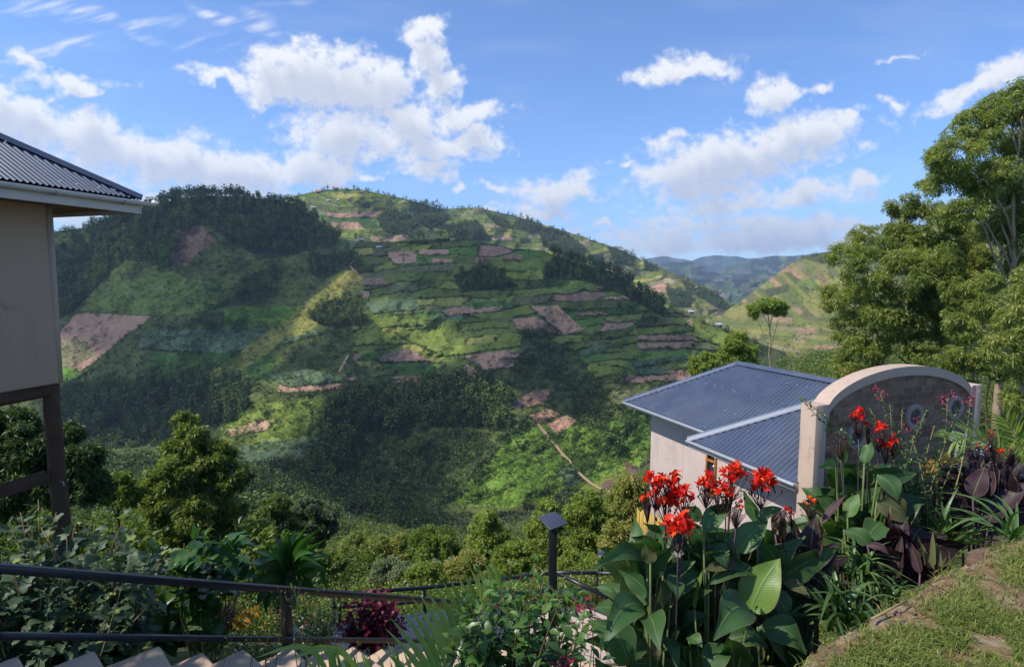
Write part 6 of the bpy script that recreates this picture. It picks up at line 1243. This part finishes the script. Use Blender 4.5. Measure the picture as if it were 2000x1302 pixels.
mb.build('leaflets', 'frond_leaf', T, smooth=True)
T = plant('strap_plant', 'yellow green strap leaved plant along the bottom edge by the steps', 660, 2.9, 'plant', base=at(680, 1420, 2.9)); mb = MB()
for _ in range(34):
    x = rr.uniform(590, 790); leaf(mb, at(x + rr.uniform(10, 40), 1400, 2.9), at(x, rr.uniform(1248, 1296), 2.85 + rr.normal(0, .1)), .026, rr.uniform(.3, 1), rr.uniform(-.8, .8), .05, .3, 8, 'strap', 0, rr, nw=2)
for x0, x1, y in ((640, 500, 1284), (700, 560, 1290), (650, 580, 1276)): leaf(mb, at(x0, 1320, 2.9), at(x1, y, 2.7), .035, .6, 0, .25, .3, 10, 'strap', 0, rr, nw=2)
mb.build('foliage', 'frond_leaf', T, smooth=True)
# thin flower stalks before the post
T = plant('flower_stalks', 'thin straggly stalks with small orange and red flowers before the railing post', 570, 3.6, 'plant', base=at(560, 1400, 3.5)); st = MB(); fl = MB()
for x0, x1, y1 in ((560,575,1150),(545,560,1180),(600,622,1150),(590,628,1160),(620,600,1170),(500,490,1200),(510,520,1215),(575,590,1190),(640,655,1190),(540,500,1220),(470,455,1240),(530,545,1165),(605,585,1145),(655,640,1225),(690,700,1240)):
    P = curve(at(x0, 1400, 3.5), at(x1, y1, 3.6), 9, (rr.normal(0, .04), 0, 0)); st.tube(P, np.linspace(.004, .0015, 9), 4, t=.5)
    for k in range(8):
        p = P[-1 - k // 3] + rr.normal(0, .02, 3); e = p + nrm(rr.standard_normal(3) + z3 * 1.5) * rr.uniform(.03, .08); st.tube([p, e], .0013, 3); leaf(fl, e, e + nrm(rr.standard_normal(3) + z3) * .022, .008, rr.random(), 0, .1, .3, 4, 'lance', 0, rr, nw=2)
st.build('stalks', 'stem_green', T, smooth=True); tag(fl.build('flowers', 'gold_frond', T, smooth=True), kind='stuff')
shrub('pink_flower_bush', 'straggly bush with pink flower sprays right of the railing post', 625, 5.8, [(625 + rr.normal(0, 30), 1190 + rr.normal(0, 28), rr.uniform(-.3, .3)) for _ in range(30)], .07, .45, 8, 'shrub_leaf', 'stem_brown', 19, start=.3, foot=at(620, 1290, 5.8), tr=(0, .6))
def sprays(name, label, pts, D, r, n, mm, seed, cat='flowers'):
    mb = MB(); rr = np.random.default_rng(seed)
    for x, y in pts:
        c = at(x, y, D + rr.normal(0, .05))
        for _ in range(n): p = c + rr.normal(0, 1, 3) * r; leaf(mb, p, p + nrm(rr.standard_normal(3)) * r * .6, r * .45, rr.random(), rr.uniform(-1, 1), .1, .2, 4, 'heart', 0, rr, nw=2)
    o = mb.build(name, mm, smooth=True); return tag(o, label, cat)
sprays('pink_flowers', 'pink blossoms scattered right of the railing post', [(545,1195),(600,1215),(678,1195),(690,1182),(655,1258),(662,1252),(630,1272),(648,1262),(1058,1177)], 5.0, .03, 9, 'petal_pink', 20)
sprays('blue_flowers', 'pale blue flower clusters low behind the handrail', [(466,1246),(468,1264),(462,1250)], 4.4, .014, 12, 'petal_blue', 21)
sprays('blue_flowers', 'pale blue flower clusters before the right end of the stone wall', [(1862,851),(1870,884),(1884,850),(1922,872),(1915,882),(1808+60,912)], 4.3, .015, 12, 'petal_blue', 22)
sprays('magenta_flowers', 'tiny magenta blossoms low before the stone wall', [(1836,933),(1842,936),(1850,960),(1874,918),(1770,838)], 4.3, .012, 8, 'petal_pink', 23)
sprays('yellow_leaves', 'sunlit yellow leaves inside the lobed shrub', [(153,1185),(165,1178),(178,1186),(150,1205),(190,1222)], 4.1, .028, 7, 'lime_leaves', 24, 'leaves')
shrub('low_bush', 'small leaved low bush under the handrail by the blue flowers', 500, 4.6, [(500 + rr.normal(0, 42), 1262 + rr.normal(0, 16), rr.uniform(-.2, .2)) for _ in range(40)], .045, .5, 9, 'shrub_leaf', 'stem_brown', 25, start=.4, foot=at(500, 1340, 4.6), tr=(0, .6))
shrub('fresh_bush', 'bright green low bush left of the rusty bush', 400, 6.4, [(405 + rr.normal(0, 18), 1180 + rr.normal(0, 12), rr.uniform(-.2, .2)) for _ in range(22)], .07, .55, 7, 'shrub_leaf', 'stem_brown', 26, start=.4, foot=at(400, 1240, 6.4), tr=(.5, 1))

# ------------------------------------------------------------------ bed in front of the stone wall
tips = [(1718,765,0),(1700,800,0),(1738,790,0),(1850,778,.1),(1895,780,.1),(1870,800,.1),(1762,800,0),(1780,850,0),(1825,830,.1),(1840,870,.1),(1545,762,-.1),(1565,775,-.1),(1690,830,-.05),(1800,890,0),(1760,880,0),(1785,930,0),(1745,905,0),(1880,860,.1),(1830,900,0),(1810,800,.1)]
T = shrub('flowering_shrub', 'airy tall shrub with pink sprays in front of the round windows', 1800, 4.2, tips, .045, .5, 26, 'shrub_leaf', 'stem_tan', 27, start=.38, foot=at(1800, 1075, 4.2), rad=.005, tr=(.15, .7), nu=4)
for k, pts in enumerate(([(1718,762),(1712,755),(1724,770),(1715,775)], [(1850,775),(1838,782),(1862,770),(1845,790)], [(1895,778),(1903,772),(1885,785),(1897,790)], [(1766,836),(1790,820),(1753,850)])):
    mb = MB()
    for x, y in pts:
        c = at(x, y, 4.25)
        for _ in range(9): p = c + rr.normal(0, .014, 3); leaf(mb, p, p + nrm(rr.standard_normal(3)) * .012, .009, rr.random(), 0, .1, .2, 4, 'heart', 0, rr, nw=2)
    mb.build('flower_spray', 'petal_pink', T, smooth=True)
def strap(name, label, px, D, cx, cy, n, L, w_, seed, mm='strap_leaf', fan=1.2, sag=.3, upb=.9, group=None, tr=(.1, .8)):
    T = plant(name, label, px, D, 'plant', group, base=at(cx, cy, D)); rr = np.random.default_rng(seed); mb = MB(); f = at(cx, cy, D)
    for _ in range(n):
        a = rr.uniform(0, 2 * np.pi); el = rr.uniform(.15, 1.) * upb; d = np.array([math.cos(a) * fan * (1.1 - el * .7), math.sin(a) * fan * (1.1 - el * .7), el]); l_ = L * rr.uniform(.6, 1.15); b = f + rr.normal(0, .04, 3) * [1, 1, 0]
        leaf(mb, b, b + nrm(d) * l_ - z3 * l_ * .12, w_, rr.uniform(*tr), rr.uniform(-.4, .4), sag * rr.uniform(.5, 1.3), .35, 12, 'strap', 0, rr, side=np.cross(d, z3), nw=2)
    mb.build('foliage', mm, T, smooth=True); return T
strap('agapanthus', 'arching strap leaved plant against the terrace wall nearest the camera', 1650, 3.2, 1640, 1225, 60, .42, .030, 30)
strap('agapanthus', 'variegated strap leaved plant below the purple canna', 1680, 3.6, 1680, 1130, 40, .34, .024, 31, tr=(.5, 1))
strap('agapanthus', 'strap leaves at the top corner of the terrace wall', 1760, 3.5, 1730, 1170, 18, .28, .022, 32)
strap('ginger_plant', 'upright blade leaved clump below the flowering shrub', 1830, 4.1, 1840, 1075, 70, .50, .034, 33, fan=.75, sag=.12, upb=1.2, tr=(.3, .95))
strap('ginger_plant', 'blade leaved clump left of the dark purple canna', 1790, 4.2, 1800, 1090, 34, .34, .03, 34, fan=.8, sag=.12, upb=1.2)
strap('broad_grass', 'long grassy leaves reaching in from the right edge', 1975, 3.7, 1975, 1052, 26, .44, .026, 35, fan=1.3, sag=.2, tr=(.4, 1))
strap('snake_plant', 'stiff variegated blades at the edge of the terrace', 1832, 3.4, 1835, 1112, 7, .22, .035, 36, 'canna_olive', fan=.25, sag=.02, upb=1.3)
strap('corner_plant', 'sunlit yellow green leaves in the bottom right corner', 1985, 2.5, 1985, 1320, 14, .16, .035, 37, 'frond_leaf', fan=1., sag=.15)
frond('palm_frond', 'yellow green palm frond behind the dark purple canna', [(2010, 960, .4), (1960, 880, .4), (1900, 850, .4), (1862, 862, .4)], .26, 30, 4.7, 'frond_leaf', 38, .02, .8)
frond('palm_frond', 'second yellow green palm frond at the right edge', [(2030, 980, .5), (1995, 870, .5), (1965, 820, .5)], .28, 26, 4.9, 'lime_leaves', 39, .02, .7)
# dry stalks, dead leaves and a fallen stick
for k, (x, y0, y1, D, lb) in enumerate(((1735,1150,990,3.7,'dry brown stalk with hanging dead leaves by the purple canna'),(1600,1150,1010,3.4,'withered brown stalk in the near purple canna'),(1520,1030,1000,3.4,'thin dark spent flower stalk'))):
    T = plant('dead_stalk', lb, x, D, 'plant', base=at(x, y0, D)); mb = MB(); mb.tube(curve(at(x, y0, D), at(x + 4, y1, D), 6, (.01, 0, 0)), .006, 6); mb.build('stalk', 'stem_brown', T, smooth=True); mb = MB()
    for j in range(9): p = at(x + rr.normal(0, 5), rr.uniform(y1, y0), D); leaf(mb, p, p + np.array([rr.normal(0, .04), 0, -rr.uniform(.06, .14)]), .04, rr.random(), rr.uniform(-1, 1), .1, .7, 7, 'lance', .15, rr)
    mb.build('dead_leaves', 'rust_leaf', T, smooth=True)
o = MB().tube([onz(1702, 1208, zg + .02), onz(1770, 1172, zg + .05)], .006, 6).build('stick', 'stem_tan'); tag(o, 'dry straight stick lying on the edge of the terrace', 'stick')
o = MB().tube([onz(1850, 1228, zg + .02), onz(1880, 1231, zg + .02)], .004, 6).build('stick', 'stem_brown'); tag(o, 'small brown twig lying in the terrace grass', 'stick')
mb = MB()
for _ in range(240):
    i, j = rr.integers(0, 259), int(rr.integers(0, 120)); p = TG[j, i] + z3 * .012; a = rr.uniform(0, 6.28); d = np.array([math.cos(a), math.sin(a), 0]); leaf(mb, p, p + d * rr.uniform(.02, .06), .012, rr.random(), rr.uniform(-1, 1), .1, .4, 4, 'lance', .1, rr, nw=2)
tag(mb.build('leaf_litter', 'rust_leaf'), 'dry leaves scattered over the terrace', kind='stuff')
# ground cover of the bed so that no bare slope shows between the plants
mb = MB(); n = 2600; x = rr.uniform(-250, 2000, n); D = rr.uniform(2.6, 8.5, n); kp = ~((x > 560) & (x < 1330) & (D > 5.6)); x, D = x[kp], D[kp]; P = Apos(x, D)
inst = (P[:, 2] < -1.9); P = P[inst]; bake(mb, b2, P, rr.uniform(.12, .34, len(P)), rr.normal(-.15, .12, len(P)), rr); tag(mb.build('ground_cover', 'gum_leaves'), 'low leafy ground cover between the garden plants', kind='stuff')
# unseen tree added left of the frame to shade the left of the garden
bl_ = [(-6.4 + dx_, 0.6 + dy_, z_, 1.3, 1.3, 1.0) for dx_, dy_, z_ in ((0, 0, 4.2), (.9, .6, 3.2), (-.9, .5, 3.1), (.3, -1., 3.2), (-.2, 1.2, 2.6), (1.0, -.4, 2.2), (-.9, -.7, 2.2), (.5, 1.5, 1.6), (1.2, .6, 1.0), (.2, -1.2, 1.2))]
T = thing('added_shade_tree', (-6.6, .4, -2.0), 'unseen leafy tree added beside the lodge to shade the handrail', 'tree', absolute=True); k = MB(); r = np.random.default_rng(8); limbs(k, (-6.6, .4, -3.2), bl_, .16, r, fork=.3); k.build('trunk', 'bark_dark', T, smooth=True)
mb = MB(); blob_leaves(mb, bl_, 9000, .20, .10, .3, r, shell=.45, sprig=3); mb.build('crown', 'gum_leaves', T)
# ------------------------------------------------------------------ the cloud whose shadow lies over the opposite hillside
SH = [ # outlines on the hillside: (density, outline)
 (1., [(60,300),(420,330),(620,390),(690,455),(1060,455),(1200,500),(1290,560),(1330,640),(1375,665),(1385,700),(1290,760),(1200,800),(1080,800),(1010,760),(900,740),(760,770),(640,760),(520,735),(420,750),(300,800),(90,830),(20,600)]),
 (1., [(60,740),(480,720),(500,790),(420,850),(300,880),(60,900)]), (.72, [(680,760),(820,700),(920,760),(985,820),(960,900),(900,990),(860,1060),(560,1060),(560,930),(640,880)]),
 (.6, [(560,880),(700,940),(800,1100),(400,1100),(300,900)])]
LIT = [(.9, [(940,830),(1040,800),(1150,800),(1260,760),(1300,850),(1240,960),(1000,1000),(860,990),(880,900)]), (.8, [(420,760),(620,760),(640,860),(560,900),(420,890)]), (.85, [(692,530),(715,560),(610,640),(545,690),(470,720),(430,760),(400,750),(500,680),(590,600),(640,555)]), (.85, [(715,610),(830,600),(905,650),(880,700),(820,700),(740,668),(690,665)]),
 (.7, [(90,640),(150,660),(200,690),(150,740),(90,750)]), (.75, [(560,650),(720,600),(720,640),(620,690)]), (.5, [(190,470),(230,450),(300,470),(240,520),(150,560),(160,520)]), (.35, [(800,620),(960,640),(900,720),(860,715)])]
NU_, NV_ = 240, 150
U_ = np.linspace(-60, 1460, NU_); PX = np.broadcast_to(U_, (NV_, NU_)).copy(); k_ = np.linspace(0, 1.03, NV_)[:, None]; PY = tab(U_, BOT) * (1 - k_) + tab(U_, BCR) * k_
wx = PX + 30 * (fbm(PX / 60, PY / 60, 301) - .5); wy = PY + 24 * (fbm(PX / 60, PY / 60, 303) - .5)
den = np.zeros(PX.shape)
for a, pl in SH: q_ = inpoly(wx, wy, pl); den[q_] = np.maximum(den[q_], a)
for a, pl in LIT: q_ = inpoly(wx, wy, pl); den[q_] *= (1 - a)
for _ in range(5):
    e = np.pad(den, 1, mode='edge'); den = (e[1:-1, 1:-1] * 2 + e[:-2, 1:-1] + e[2:, 1:-1] + e[1:-1, :-2] + e[1:-1, 2:]) / 6
b_, c_ = tab(PX, BOT), tab(PX, BCR); v_ = np.clip((b_ - PY) / (b_ - c_), -.1, 1.2)
base = at(PX, PY, np.exp(np.log(tab(PX, BD0)) * (1 - v_) + np.log(tab(PX, BD1)) * v_))
ZC = 1150.
low = base + SUN * ((ZC - 20 * den - base[..., 2]) / SUN[2])[..., None]; hi = base + SUN * ((ZC + 30 * den * (.6 + fbm(PX / 25, PY / 25, 305)) - base[..., 2]) / SUN[2])[..., None]
m, t, o = mat('cloud_vapour'); at_ = t.node('ShaderNodeAttribute', {'attribute_name': 'cover'})
s_ = t.node('ShaderNodeSeparateXYZ', i0=at_.outputs['Vector']).outputs[0]
d_ = t.node('ShaderNodeBsdfTranslucent', Color=(.9, .9, .9)); tr = t.node('ShaderNodeBsdfTransparent')
t.put(o, 'Surface', t.node('ShaderNodeMixShader', i0=t.m('MULTIPLY', t.sm(s_, .0, 1.), .60), i1=tr, i2=d_))
mb = MB(); mb.grid(low[:, ::-1]); mb.grid(hi); col = np.concatenate([np.repeat(den[:, ::-1].reshape(-1, 1), 3, 1), np.repeat(den.reshape(-1, 1), 3, 1)])
o = mb.build('cloud', 'cloud_vapour', smooth=True, color=col); tag(o, 'thin cloud high above the valley whose shade lies on the opposite hillside', kind='stuff')

# ------------------------------------------------------------------ haze
mb = MB(); mb.box([1500, 4500, 100], (19000, 11000, 1400)); hz = mb.build('haze', None)
m = bpy.data.materials.new('haze_air'); m.use_nodes = True; t = NT(m.node_tree); t.n.clear(); o = t.node('ShaderNodeOutputMaterial')
pv = t.node('ShaderNodeVolumePrincipled', Color=(.55, .73, 1.0), Density=1.0e-4, Anisotropy=.2); t.put(o, 'Volume', pv); hz.data.materials.append(m)
tag(hz, 'thin blue air of the valley', kind='stuff')
